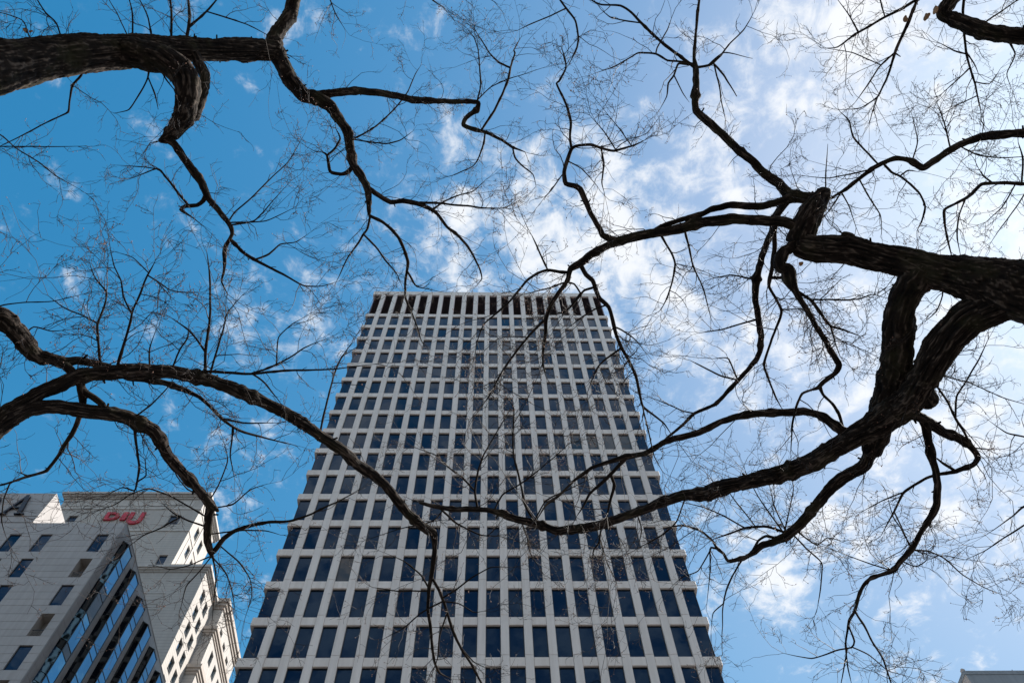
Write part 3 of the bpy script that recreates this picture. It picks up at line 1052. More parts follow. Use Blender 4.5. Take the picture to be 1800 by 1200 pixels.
T2 = """
-420 720 95, -300 700 80, -150 640 62 @5.2,5.8
-150 640 46, -60 575 38, 0 558 30, 20 573 30, 40 597 30, 58 618 29, 72 628 26, 88 631 21, 110 637 20, 133 633 16, 160 637 15, 187 643 13, 210 655 12, 233 664 11, 267 667 11, 293 673 10, 320 683 9, 350 697 7, 373 717 6, 393 737 5.5, 420 757 4.5, 467 770 3.5, 520 783 2 @5.9,8.0
393 736 4.5, 433 743 3.5, 487 743 2
408 752 4, 408 773 3.5, 405 800 3, 412 840 1.5
105 636 20, 117 645 18, 130 657 17, 142 677 16, 145 700 14, 143 722 11, 137 740 9, 127 763 8, 113 783 7, 103 800 6, 83 827 6, 50 837 5, 20 847 4, -10 856 3.5
50 837 3.5, 47 835 3, 30 829 2
18 850 3, 7 877 2.5, 3 913 2.5, 10 940 1.5
143 680 14, 150 690 13, 167 701 12, 183 716 11, 210 733 9 ^
-300 700 60, -150 760 58, -40 762 50, 0 742 40, 20 724 28, 43 707 27, 67 693 26, 100 677 26, 133 663 26, 167 657 26, 200 653 26, 233 652 25, 267 652 25, 300 652 25, 320 658 23, 360 667 23, 400 680 23, 450 700 22, 493 720 21, 527 740 20, 560 763 19, 600 790 18, 620 808 18, 650 828 18, 677 853 17, 703 887 17, 733 917 16, 753 932 16, 763 938 14, 764 960 10, 762 987 9, 758 1013 8, 753 1040 7, 753 1073 6, 757 1107 5.5, 763 1160 4.5, 773 1183 3.5, 793 1193 2 @5.0,9.2
759 1012 6, 773 1040 6, 785 1073 6, 797 1110 5.5, 813 1143 5, 830 1170 4.5, 847 1200 4, 858 1225 3
811 1140 3.5, 833 1162 2.5, 852 1172 2
778 1050 4, 800 1037 3.5, 833 1013 3, 863 997 2.5, 900 997 1.5
780 1054 3.5, 740 1077 3, 710 1103 2.5, 673 1123 1.5
754 1034 4, 740 1010 3.5, 713 987 2.5, 690 977 1.5
753 1039 3, 700 1038 2.5, 655 1032 2
780 1057 3, 807 1060 2.5, 833 1075 2, 850 1073 1.5
786 1076 3.5, 773 1117 3, 770 1153 2.5, 760 1183 2
-40 762 40, 0 747 34, 27 731 30, 53 721 28, 83 715 27, 117 717 27, 150 722 27, 183 725 26, 217 733 26, 250 747 26, 267 757 25, 280 773 22, 300 805 20, 320 827 19, 340 850 18, 360 873 18, 371 890 18, 368 900 16, 365 923 16, 365 950 14, 370 970 10, 375 982 6 @5.8,7.6
367 884 15, 376 892 12, 384 898 8
372 972 9, 380 964 9, 393 947 9, 413 933 8, 443 923 7, 473 917 6, 510 915 5, 547 903 4, 573 890 3.5, 600 878 2.5, 630 860 1.5
363 912 3.5, 333 890 3, 300 872 3, 267 860 3, 253 860 2.5, 227 870 2.5, 200 887 2, 160 900 1.5
365 925 4, 333 915 3.5, 307 902 3, 285 885 1.5
317 907 3.5, 283 927 3, 253 940 2.5, 230 957 2
370 978 3, 347 1007 2.5, 327 1030 2.5, 318 1067 1.5
373 980 3.5, 380 1013 3, 377 1047 2.5, 373 1087 2
374 978 3, 397 1007 3, 407 1033 2.5, 413 1067 2
385 957 3, 420 987 3, 440 1017 2.5, 443 1047 2, 430 1087 1.2
371 977 3, 333 993 2.5, 300 1000 2, 270 993 1.5
367 940 3, 427 932 3, 467 933 2.5, 493 940 1.5
378 890 3, 410 885 3, 440 860 2.5, 470 850 1.5
372 880 3, 385 850 3, 400 810 2.5, 395 780 2
360 872 3, 330 860 2.5, 310 835 2.5, 300 800 1.5
240 745 6, 238 763 5, 242 800 4.5, 245 823 4.5, 240 850 4, 237 862 3.5, 217 855 2.5, 193 867 2
250 850 3, 257 835 3, 255 810 2
175 655 6, 173 600 5, 172 570 5, 182 543 4, 187 513 3.5, 167 487 2.5, 157 460 1.5
172 570 3.5, 143 553 3, 110 540 2.5, 85 520 1.5
205 653 6, 217 607 5, 227 570 4.5, 233 547 4, 247 517 4, 260 483 3.5, 273 457 2
230 550 3.5, 218 523 3.5, 213 493 3, 200 467 2.5, 192 420 1.5
260 483 3, 280 497 3, 300 510 2.5, 333 515 2
262 478 2.5, 233 453 2, 200 442 1.2
360 665 7, 362 613 5.5, 367 577 5, 370 547 4.5, 370 500 4, 367 467 3, 363 443 2
365 665 4, 380 620 4, 393 580 3.5, 400 550 2.5, 425 520 1.5
361 618 4.5, 347 597 4, 327 577 3.5, 303 560 2.5
302 650 4, 317 613 3.5, 330 593 3, 333 573 2
265 650 4, 263 613 3, 273 583 2
325 655 6.5, 360 653 6, 400 655 5.5, 443 656 5, 500 652 4.5, 550 650 3.5, 600 647 2.5, 660 640 1.5
445 656 4, 473 647 4, 507 630 3.5, 533 613 3, 567 597 1.5
488 642 3, 490 593 2.5, 513 570 2, 537 557 1
440 656 4, 467 673 3.5, 493 707 2.5
560 762 4.5, 573 713 4, 587 660 3.5, 600 630 3, 620 600 2
225 735 3.5, 240 730 3.5, 267 710 3, 293 683 2.5, 310 660 1.5
-60 545 3.5, 0 537 3, 40 532 2.5, 93 530 2, 147 517 1.2
40 590 3.5, 60 575 3, 90 582 2.5, 117 580 2
"""
T3 = """
2260 620 205, 2080 565 165, 1920 530 135, 1800 512 112, 1735 497 88, 1667 481 64, 1600 463 50, 1533 449 50, 1500 440 50, 1467 438 45, 1433 436 43, 1408 430 41, 1395 424 34 @5.4,7.4
1500 428 30, 1490 420 26, 1480 411 14
1404 428 42, 1412 405 42, 1420 385 40, 1428 368 36, 1440 350 29, 1449 341 24, 1457 336 17
1440 348 24, 1413 347 21, 1387 343 20, 1373 330 18, 1347 307 16, 1323 283 15, 1297 263 15, 1267 233 14, 1240 210 14, 1223 193 14, 1222 167 12, 1223 143 11, 1222 120 11, 1220 100 6, 1223 57 5.5, 1227 20 5, 1234 -30 4.5
1222 119 7, 1200 103 6, 1167 77 6, 1147 60 5.5, 1127 40 5, 1110 22 4.5, 1090 10 4, 1057 8 3.5, 1043 2 3, 1020 -15 3.5, 1000 -20 3.5, 983 -4 4, 997 17 4, 1012 37 4, 1017 67 4, 1013 87 3.5, 1000 115 2
1126 41 3, 1100 37 3, 1073 30 2.5, 1057 17 2
1222 114 5, 1197 108 4, 1173 107 4, 1153 95 4, 1123 93 3.5, 1110 100 3, 1080 117 2.5, 1043 130 1.2
1153 95 3, 1155 85 3, 1173 53 2.5, 1180 33 2
1216 113 5, 1193 112 4.5, 1185 133 4, 1175 147 3.5, 1172 170 2.5, 1160 193 1.5
1185 132 3, 1200 163 2, 1212 180 1
995 14 3, 967 28 3, 933 42 2.5, 910 53 1.5
1224 120 6, 1247 115 5, 1267 98 4, 1283 77 3, 1307 53 2.5, 1327 20 1.5
1253 113 4, 1273 133 4, 1295 170 3
1254 114 3.5, 1265 150 3, 1268 177 2.5, 1275 210 1.5
1243 116 3, 1273 93 2.5, 1323 103 1.5
1398 400 22, 1384 391 20, 1360 388 19, 1327 387 20, 1283 385 20, 1240 390 18, 1200 400 18, 1167 407 17, 1127 413 17, 1093 422 17, 1067 433 15, 1040 447 14, 1020 463 13, 1003 473 11, 998 493 8, 980 517 8, 967 540 7.5, 960 563 7, 958 593 6, 955 617 4.5, 955 640 3.5, 960 663 2
1400 346 18, 1373 353 14, 1343 362 13, 1310 363 13, 1280 360 12, 1253 367 11, 1233 377 10, 1200 386 9, 1167 396 8, 1133 405 7 ^
1000 480 7, 983 478 6, 963 475 6, 947 480 5.5, 927 493 5, 910 513 4.5, 897 528 4, 873 550 3.5, 850 570 3, 840 597 2, 833 633 1.2
964 475 4, 953 453 4, 943 430 3.5, 935 413 2.5
959 560 5, 937 583 5, 913 610 4.5, 893 637 4.5, 877 663 4, 863 690 3, 850 710 2
1020 464 10, 1030 483 9, 1042 493 9, 1048 510 9, 1055 525 9, 1070 540 8, 1077 563 8, 1083 587 7.5, 1092 610 7, 1103 630 6, 1117 657 6, 1123 683 5.5, 1130 713 5, 1147 727 4, 1167 743 3.5, 1180 763 2.5
1044 505 5.5, 1027 510 5, 1017 523 5, 1003 540 4.5, 990 550 4, 967 552 3
1021 517 4, 1010 500 4, 993 497 3.5, 963 507 3, 920 518 2
1064 536 4, 1047 543 3.5, 1023 557 3, 1000 575 1.5
1091 612 4.5, 1067 630 4, 1050 647 3.5, 1037 677 2.5
1080 573 4, 1093 580 3.5, 1117 597 2.5, 1135 620 1.5
1128 700 3.5, 1140 760 3, 1150 800 2.5, 1165 830 1.5
1088 423 12, 1072 420 12, 1060 414 11, 1053 400 10, 1040 377 10, 1030 353 10, 1020 333 10, 1010 327 9, 995 323 9, 992 303 8, 997 283 8, 1005 262 7.5, 1013 257 6, 1037 255 5.5, 1057 260 5, 1080 265 4.5, 1110 258 3.5, 1133 247 2
1005 263 6, 1002 240 5.5, 1003 213 5.5, 997 187 5, 987 167 4.5, 978 147 4, 983 143 4, 995 120 3.5, 993 103 3, 987 83 2
1058 261 4, 1061 287 4, 1058 320 3, 1062 337 2
998 283 3, 1023 297 2.5, 1050 327 2
992 303 2.5, 970 333 2.5, 953 353 1.5
1083 263 3, 1063 233 2.5, 1037 203 1.5
1109 258 2.5, 1083 220 2, 1057 187 1.2
1384 347 17, 1374 365 15, 1362 384 14, 1357 407 13, 1347 433 13, 1337 460 13, 1330 490 13, 1328 527 12, 1333 557 11, 1337 587 11, 1335 617 10, 1327 633 10, 1307 657 8, 1283 683 7.5, 1257 710 7, 1220 727 6.5, 1200 747 6, 1175 768 4.5, 1150 790 3
1222 726 3.5, 1200 722 3, 1180 713 2.5, 1147 700 2
1297 668 4, 1267 660 3.5, 1233 643 3, 1213 633 2
1298 667 3.5, 1280 630 3, 1253 630 2
1333 560 4, 1300 570 3.5, 1267 580 3, 1227 585 2
1330 490 4, 1287 483 3, 1257 488 2.5
1160 410 5.5, 1180 443 4.5, 1187 463 4, 1183 490 3.5, 1173 523 3, 1163 543 2
1205 400 5, 1218 465 3.5, 1237 510 3, 1250 560 2
1366 386 10, 1362 407 9, 1362 437 9, 1358 467 8, 1353 490 8, 1352 503 6, 1363 523 6, 1373 547 5.5, 1363 580 5, 1353 607 5, 1343 640 4.5, 1350 663 4, 1363 697 3.5, 1373 717 2.5
1400 432 24, 1382 440 18, 1371 458 20, 1373 470 19, 1386 476 25, 1390 495 25, 1397 510 15, 1407 527 12, 1420 547 11, 1433 570 10, 1447 593 10, 1460 617 10, 1474 642 11, 1467 657 9, 1447 673 9, 1438 682 8, 1427 685 5, 1410 692 5, 1400 713 4.5, 1393 747 4, 1390 790 3
1354 489 6, 1377 489 6, 1387 488 6
1440 680 7, 1447 693 6, 1463 710 6, 1475 727 6, 1482 750 5, 1490 765 4
1398 508 6, 1427 530 6, 1447 557 5.5, 1460 573 5, 1483 580 4, 1510 590 3
1460 573 4, 1467 600 3, 1477 627 2.5
1424 527 3.5, 1480 527 3.5, 1510 525 3, 1533 518 2.5, 1560 525 1.5
1373 546 3, 1407 543 2, 1425 555 1
1790 520 80, 1745 535 72, 1705 557 62, 1680 578 57, 1663 597 56, 1645 627 53, 1632 652 51, 1618 680 48, 1600 702 48, 1575 722 48, 1550 740 46, 1517 757 40, 1483 777 34, 1453 797 30, 1433 812 32, 1410 820 29, 1387 827 28, 1343 840 28, 1300 850 24, 1262 860 26, 1245 867 24, 1200 871 18, 1167 880 17, 1133 895 16, 1083 912 16, 1050 922 16, 1017 928 16, 980 932 16, 960 925 14, 933 918 13, 907 912 13, 883 902 12, 857 897 10, 827 895 10, 800 895 9, 773 892 9, 738 883 8 @5.9,9.4
1616 686 42, 1628 702 36, 1633 714 24
1622 478 52, 1607 497 52, 1591 520 50, 1582 550 49, 1578 603 49, 1574 645 48, 1567 687 48, 1555 717 46, 1545 750 42, 1535 783 32, 1528 800 24, 1520 815 24, 1497 830 22, 1477 840 22, 1457 860 20, 1440 883 20, 1420 907 18, 1400 927 18, 1380 943 18, 1360 952 14, 1340 958 13, 1330 967 9, 1307 980 7, 1280 985 6, 1272 973 5, 1260 963 5, 1253 950 4, 1233 933 4, 1200 923 3.5, 1165 928 2 @6.5,8.6
1497 770 24, 1480 757 19, 1467 747 17, 1440 730 15, 1413 723 14, 1380 724 13, 1343 726 13, 1307 730 13, 1267 742 12, 1230 760 13, 1200 768 12, 1167 777 11, 1133 798 9, 1100 803 9, 1067 813 8, 1040 822 7, 1010 843 5, 983 870 4.5, 960 887 4, 945 910 3.5
1104 803 8, 1083 823 7, 1060 847 7, 1037 867 5, 1027 887 4, 1015 905 2
1075 832 6, 1080 853 6, 1073 880 5.5, 1067 907 5
943 918 5, 923 887 5, 917 857 4.5, 910 827 4, 903 800 3.5, 902 767 3.5, 903 717 2.5, 887 693 1.5
842 895 5, 835 863 5, 840 830 4, 850 800 3.5, 877 753 2.5, 903 710 1.5
836 862 4, 813 840 3.5, 787 820 3, 767 800 2.5, 733 787 2
866 899 3.5, 883 870 3.5, 920 847 3, 970 807 2.5, 1000 780 1.5
936 915 3.5, 960 880 3, 1000 860 2.5, 1040 840 2
773 893 4.5, 797 915 4, 820 928 3.5, 847 940 3, 877 942 2
917 916 3, 927 947 2.5, 933 973 2.5, 950 1000 1.5
1060 920 4, 1053 953 3.5, 1043 967 3, 1042 997 2
1055 945 3, 1067 987 2.5, 1083 1020 1.5
780 892 3, 765 912 3, 747 920 3, 700 930 2, 640 950 1.5
1120 900 3, 1128 930 2.5, 1120 965 1.5
1210 872 3, 1190 915 3, 1167 937 3, 1140 953 2.5, 1110 970 1.5
1262 964 4, 1250 962 4, 1248 970 3, 1248 1000 2.5, 1243 1060 1.5
1248 966 3, 1227 1003 2.5, 1200 1013 2, 1180 1030 1
1305 981 4, 1287 1013 3.5, 1277 1037 3.5, 1270 1073 2.5, 1270 1150 1.5
1272 1060 2.5, 1253 1077 2, 1250 1110 1
1368 945 6, 1347 942 5, 1333 950 5, 1323 967 4, 1310 978 3 ^
1385 935 6, 1360 928 5, 1343 925 5, 1310 928 4.5, 1283 937 4, 1253 947 2.5
1310 928 3.5, 1273 907 3, 1240 893 2.5, 1200 883 2
1330 926 3, 1300 890 2.5, 1283 867 2, 1270 840 1
1375 938 3.5, 1333 873 2.5, 1310 830 1.5
1380 936 3.5, 1387 900 2.5, 1395 860 2, 1390 835 1
1385 935 3, 1362 890 2.5, 1350 845 1.5
1398 932 4, 1420 948 3.5, 1437 957 3, 1455 945 2, 1480 950 1
1392 938 4, 1417 963 3.5, 1440 983 3, 1445 993 3, 1442 1033 2.5, 1437 1067 1.5
1585 720 28, 1598 728 23, 1617 733 20, 1640 747 18, 1660 760 16, 1683 770 16, 1703 783 14, 1713 795 12, 1719 805 11, 1710 817 9, 1680 828 8, 1653 833 6, 1630 840 5.5, 1607 853 5, 1587 867 4.5, 1570 903 3.5, 1550 940 2
1682 828 6, 1663 817 6, 1647 805 5
1593 863 3.5, 1550 880 2.5, 1510 903 1.5
1571 900 3, 1587 930 2.5, 1598 960 2
1620 736 18, 1627 750 16, 1630 767 15, 1637 800 14, 1643 820 13, 1648 850 12, 1647 883 13, 1640 900 13, 1627 923 10, 1613 947 10, 1600 967 10, 1583 987 9, 1573 1000 9, 1550 1010 7, 1533 1015 7, 1520 1027 6.5, 1510 1047 6, 1503 1073 5.5, 1493 1090 5, 1490 1110 4, 1487 1133 3, 1490 1170 2.5, 1497 1200 2
1505 1075 4.5, 1520 1100 4.5, 1533 1127 4, 1553 1160 3.5, 1567 1200 3, 1575 1230 2
1493 1098 4, 1502 1127 4, 1497 1138 3.5, 1470 1143 3, 1427 1157 2.5, 1377 1147 1.5
1498 1137 3, 1527 1150 2.5, 1560 1177 2, 1613 1193 1
1489 1140 3, 1483 1177 2.5, 1475 1215 2
1533 1016 3, 1513 1037 3, 1503 1057 2
1602 966 4, 1633 968 3.5, 1663 983 3, 1693 1010 2.5, 1733 1033 2, 1773 1048 1
1585 988 3, 1610 995 2.5, 1630 983 2, 1627 960 1.5
1567 1003 3, 1527 990 2.5, 1467 967 2
1602 962 3, 1583 927 2.5, 1570 907 2.5, 1560 870 1.5
1640 640 4.5, 1647 677 4, 1660 697 4.5, 1680 733 5, 1697 763 5, 1710 787 4 ^
1680 733 4, 1682 697 4, 1697 673 3.5, 1720 633 3, 1737 597 2
1645 650 3, 1667 663 3, 1707 673 2.5, 1767 700 2, 1820 715 1.5
1655 650 3, 1677 633 2.5, 1703 597 2
1660 485 3.5, 1657 520 3, 1647 547 2.5, 1623 567 1.5
1450 339 3, 1452 300 2.5, 1455 253 1.5
1990 545 60, 1960 640 40, 1930 760 26, 1890 850 16, 1850 880 9, 1800 890 4, 1780 907 2.5, 1733 940 1.5 @5.8,7.5
1850 880 8, 1825 910 5, 1800 923 3.5, 1767 943 3, 1733 967 2, 1697 983 1.2
1900 830 10, 1860 800 6, 1810 770 4, 1770 760 2.5, 1740 740 1.5
"""
T4 = """
2500 60 190, 2350 60 150, 2200 70 100 @6.6,7.4
2200 70 60, 2000 80 34, 1900 78 27, 1800 64 25, 1767 60 26, 1733 55 26, 1700 43 24, 1673 32 22, 1658 25 21, 1660 16 23, 1670 2 24, 1690 -40 22, 1740 -110 18 @7.4,9.0
1680 -25 9, 1695 -15 5.5, 1693 20 5, 1695 60 4.5, 1698 93 4.5, 1705 120 4, 1713 143 3.5, 1718 170 3, 1725 200 2
1699 92 3, 1713 113 2.5, 1720 130 1.5
1703 118 3, 1680 143 2.5, 1650 170 1.5
1699 97 3.5, 1677 90 3, 1653 77 2.5
1714 143 3, 1740 147 2, 1760 120 1.2
1718 170 2.5, 1680 187 2, 1640 213 1
1690 -40 12, 1660 -45 8, 1630 -25 7, 1613 0 6, 1600 30 6, 1587 60 5.5, 1573 93 5, 1560 133 4, 1543 170 3, 1513 190 2, 1483 193 1.5
1614 -2 6, 1583 17 5.5, 1553 32 5, 1527 47 4.5, 1500 63 4, 1473 83 2.5, 1450 85 1.5
1573 92 4, 1547 117 3.5, 1527 147 3, 1503 180 1.5
1554 31 3, 1547 0 3, 1540 -20 2
1510 57 3, 1493 27 2.5, 1473 0 2
1548 116 2.5, 1500 93 2, 1453 85 1.5
1544 170 2.5, 1533 200 2, 1528 220 1.5
1574 92 3, 1583 100 3
2200 70 48, 2000 190 24, 1900 230 17, 1800 233 15, 1767 237 14, 1723 242 14, 1690 253 13, 1663 270 13, 1637 287 13, 1622 295 12, 1600 283 10, 1577 278 9, 1553 285 9, 1533 297 8, 1510 315 7, 1487 333 6, 1467 345 4.5, 1452 355 3 @7.4,8.6
1552 287 5, 1567 303 5, 1583 310 4.5, 1600 323 4.5, 1617 340 4, 1627 363 4, 1620 390 3.5, 1612 405 2
1545 290 4, 1520 263 4, 1500 240 3.5, 1493 213 3, 1477 197 2
1583 310 3.5, 1597 300 3, 1613 302 2
1602 284 3, 1613 247 2.5, 1603 200 1.5
1673 263 3.5, 1660 217 3, 1647 180 2
1533 297 3, 1493 307 3, 1453 313 2, 1400 307 1.2
1512 315 3.5, 1530 350 3, 1547 377 2.5, 1550 400 2
1478 339 3, 1460 367 2.5, 1443 387 2
1480 338 3, 1493 363 2.5, 1505 400 2
1685 256 3, 1720 273 3, 1767 278 2.5, 1810 274 2
2000 190 16, 1930 290 10, 1860 322 8, 1800 323 7, 1767 322 7, 1727 323 6.5, 1710 340 6, 1697 350 5.5, 1677 360 5, 1660 370 5, 1662 400 4, 1667 427 3.5, 1672 447 3
1697 350 3.5, 1687 377 3, 1683 400 3, 1683 420 2.5, 1688 447 2
1747 321 4, 1730 310 3, 1720 295 2
1797 323 4, 1798 280 4, 1790 250 2
1787 323 3, 1763 363 2.5, 1733 390 1.5
1810 322 3, 1790 360 2.5, 1760 400 2, 1740 430 1.2
1767 58 4, 1785 95 3, 1770 130 2, 1780 160 1.2
1720 45 4, 1760 20 3, 1790 0 2.5, 1810 -15 2
"""
BASES = {'T1': (-5.7, 0.5), 'T2': (-6.9, 4.4), 'T3': (6.9, 2.4), 'T4': (9.2, -0.6)}


def unproj(px_, py_, d):
    c = np.array([(px_ - 900.0) / FPX * d, (600.0 - py_) / FPX * d, d])
    return CAMR @ c + EYE


# --- smooth value noise, vectorised
_perm = rng.random((64, 64, 64)).astype(np.float32)


def vnoise(p):
    i = np.floor(p).astype(int)
    f = p - i
    f = f * f * (3 - 2 * f)
    out = 0
    for dx in (0, 1):
        for dy in (0, 1):
            for dz in (0, 1):
                w = (f[..., 0] if dx else 1 - f[..., 0]) * (f[..., 1] if dy else 1 - f[..., 1]) * (f[..., 2] if dz else 1 - f[..., 2])
                out = out + w * _perm[(i[..., 0] + dx) % 64, (i[..., 1] + dy) % 64, (i[..., 2] + dz) % 64]
    return out


def catmull(P, step):
    """resample a polyline (rows x,y,z,r) along a centripetal-ish spline"""
    P = np.asarray(P, float)
    out = []
    n = len(P)
    for i in range(n - 1):
        p0 = P[i - 1] if i else 2 * P[0] - P[1]
        p1, p2 = P[i], P[i + 1]
        p3 = P[i + 2] if i + 2 < n else 2 * P[-1] - P[-2]
        L = np.linalg.norm(p2[:3] - p1[:3])
        st = step(0.5 * (p1[3] + p2[3])) if callable(step) else step
        k = max(2, int(math.ceil(L / st)))
        t = np.linspace(0, 1, k, endpoint=False)[:, None]
        m1 = (p2 - p0) * 0.30
        m2 = (p3 - p1) * 0.30
        lim = 1.0 * L
        for mm in (m1, m2):
            q = np.linalg.norm(mm[:3])
            if q > lim:
                mm *= lim / q
        t2, t3 = t * t, t * t * t
        out.append((2 * t3 - 3 * t2 + 1) * p1 + (t3 - 2 * t2 + t) * m1 + (-2 * t3 + 3 * t2) * p2 + (t3 - t2) * m2)
    out.append(P[-1:])
    return np.vstack(out)


def frames(C):
    T = np.gradient(C, axis=0)
    T /= np.linalg.norm(T, axis=1)[:, None] + 1e-9
    ref = np.array([0.3, 0.2, 0.93]) if abs(T[0] @ np.array([0.3, 0.2, 0.93])) < 0.9 else np.array([1.0, 0, 0])
    U = np.zeros_like(C); V = np.zeros_like(C)
    u = ref - T[0] * (ref @ T[0]); u /= np.linalg.norm(u)
    for i in range(len(C)):
        u = u - T[i] * (u @ T[i]); u /= np.linalg.norm(u) + 1e-9
        U[i] = u; V[i] = np.cross(T[i], u)
    return T, U, V


def tube(C, r, sides, bark=0.0, seed=0.0):
    """one limb: rings along C, furrowed by ridged noise stretched along the limb"""
    T, U, V = frames(C)
    n = len(C)
    th = np.linspace(0, 2 * math.pi, sides, endpoint=False)
    cs, sn = np.cos(th), np.sin(th)
    D = cs[None, :, None] * U[:, None, :] + sn[None, :, None] * V[:, None, :]
    s = np.concatenate([[0], np.cumsum(np.linalg.norm(np.diff(C, axis=0), axis=1))])
    R = np.repeat(r[:, None], sides, axis=1)
    ridge = np.full((n, sides), 0.45)
    if bark > 0:
        q = np.stack([R * cs[None, :], R * sn[None, :], np.repeat(s[:, None], sides, axis=1)], -1)
        tw = 0.35 * vnoise(np.stack([q[..., 2] * 1.2 + seed, 0 * q[..., 0], 0 * q[..., 0] + 3.3], -1))
        w1 = np.stack([q[..., 0] * 58 + seed + tw, q[..., 1] * 58 + tw, q[..., 2] * 4.2 + 9], -1)
        w1 = w1 + 0.9 * (vnoise(w1 * 0.5 + 21.0)[..., None] - 0.5)
        n1 = 1 - np.abs(2 * vnoise(w1) - 1)
        n2 = 1 - np.abs(2 * vnoise(w1 * np.array([2.1, 2.1, 3.4]) + 7.7) - 1)
        n3 = vnoise(w1 * np.array([4.5, 4.5, 9.0]) + 3.1)
        rd = 0.55 * n1 + 0.3 * n2 + 0.15 * n3
        lump = vnoise(np.stack([q[..., 0] * 7 + 5, q[..., 1] * 7 + seed, q[..., 2] * 5.0], -1)) - 0.5
        amp = np.minimum(0.046, R * 0.34) * bark
        l2 = vnoise(np.stack([q[..., 0] * 22 + 5, q[..., 1] * 22 + seed, q[..., 2] * 24.0], -1)) - 0.5
        R = R + amp * (rd - 0.62) + R * 0.22 * lump + np.minimum(R, 0.06) * 0.22 * l2
        ridge = np.clip((rd - 0.25) / 0.65, 0, 1) * 0.62
    else:
        lump = vnoise(np.stack([np.repeat(s[:, None], sides, 1) * 16 + seed, np.repeat(th[None, :] * 0.3, n, 0), 0 * R + 2.2], -1)) - 0.5
        R = R * (1 + 0.35 * lump)
        ridge = 0.25 + 0.35 * (lump + 0.5)
    Vt = C[:, None, :] + D * R[..., None]
    verts = Vt.reshape(-1, 3)
    a = np.arange(n - 1)[:, None] * sides + np.arange(sides)[None, :]
    b = np.arange(n - 1)[:, None] * sides + (np.arange(sides)[None, :] + 1) % sides
    F = np.stack([a, b, b + sides, a + sides], -1).reshape(-1, 4)
    # caps: pinch both ends
    nv = len(verts)
    verts = np.vstack([verts, C[:1] - T[:1] * r[0] * 0.3, C[-1:] + T[-1:] * r[-1] * 0.6])
    k = np.arange(sides)
    c0 = np.stack([np.full(sides, nv), (k + 1) % sides, k], -1)
    e = (n - 1) * sides
    c1 = np.stack([np.full(sides, nv + 1), e + k, e + (k + 1) % sides], -1)
    rg = np.concatenate([ridge.ravel(), [0.3, 0.3]])
    return verts, F, np.vstack([c0, c1]), rg


def mesh_from(name, verts, quads, tris, ridge=None, smooth=True):
    me = bpy.data.meshes.new(name)
    nq, nt_ = len(quads), len(tris)
    me.vertices.add(len(verts))
    me.vertices.foreach_set('co', np.asarray(verts, np.float32).ravel())
    me.loops.add(nq * 4 + nt_ * 3)
    lv_ = np.concatenate([np.asarray(quads, np.int32).ravel(), np.asarray(tris, np.int32).ravel()])
    me.loops.foreach_set('vertex_index', lv_)
    me.polygons.add(nq + nt_)
    ls = np.concatenate([np.arange(nq) * 4, nq * 4 + np.arange(nt_) * 3]).astype(np.int32)
    me.polygons.foreach_set('loop_start', ls)
    me.update(calc_edges=True)
    if smooth:
        me.polygons.foreach_set('use_smooth', np.ones(nq + nt_, bool))
    if ridge is not None:
        at = me.attributes.new('ridge', 'FLOAT', 'POINT')
        at.data.foreach_set('value', np.asarray(ridge, np.float32))
    me.validate()
    return me


def parse(txt):
    out = []
    for ln in txt.strip().splitlines():
        dep = None; join = False
        if '@' in ln:
            ln, dd = ln.split('@')
            dep = tuple(float(v) for v in dd.split(','))
        if '^' in ln:
            join = True; ln = ln.replace('^', '')
        pts = np.array([[float(v) for v in q.split()] for q in ln.split(',')])
        out.append((pts, dep, join))
    return out


def batch_tubes(P, r0, r1, sides=3):
    """P (N,n,3) many thin twigs at once; radius tapers r0 -> r1 (N,)"""
    N, n, _ = P.shape
    T = np.gradient(P, axis=1)
    T /= np.linalg.norm(T, axis=2, keepdims=True) + 1e-9
    ref = np.tile(np.array([0.0, 0.0, 1.0]), (N, 1, 1))
    ref = np.where(np.abs((T * ref).sum(2, keepdims=True)) > 0.9, np.array([1.0, 0, 0]), ref)
    U = np.cross(T, ref); U /= np.linalg.norm(U, axis=2, keepdims=True) + 1e-9
    V = np.cross(T, U)
    t = np.linspace(0, 1, n)[None, :]
    r = r0[:, None] * (1 - t) + r1[:, None] * t
    th = np.linspace(0, 2 * math.pi, sides, endpoint=False)
    D = np.cos(th)[None, None, :, None] * U[:, :, None, :] + np.sin(th)[None, None, :, None] * V[:, :, None, :]
    vt = P[:, :, None, :] + D * r[:, :, None, None]
    base = (np.arange(N) * n * sides)[:, None, None]
    a = np.arange(n - 1)[None, :, None] * sides + np.arange(sides)[None, None, :]
    b = np.arange(n - 1)[None, :, None] * sides + (np.arange(sides)[None, None, :] + 1) % sides
    F = np.stack([base + a, base + b, base + b + sides, base + a + sides], -1).reshape(-1, 4)
    return vt.reshape(-1, 3), F


def walk(start, dirn, length, n, wob, up):
    """N crooked little paths"""
    N = len(start)
    P = np.zeros((N, n, 3)); P[:, 0] = start
    d = dirn.copy()
    curl = rng.normal(0, 0.5, (N, 3))
    for i in range(1, n):
        d = d + rng.normal(0, wob, (N, 3)) + curl * wob * 0.35 + np.array([0, 0, up])
        d /= np.linalg.norm(d, axis=1, keepdims=True) + 1e-9
        P[:, i] = P[:, i - 1] + d * (length / (n - 1))[:, None]
    return P


def side_dirs(T, ang):
    """directions leaving tangents T at angle ang, any way round"""
    N = len(T)
    rnd = rng.normal(0, 1, (N, 3))
    p = rnd - T * (rnd * T).sum(1, keepdims=True)
    p /= np.linalg.norm(p, axis=1, keepdims=True) + 1e-9
    return T * np.cos(ang)[:, None] + p * np.sin(ang)[:, None]


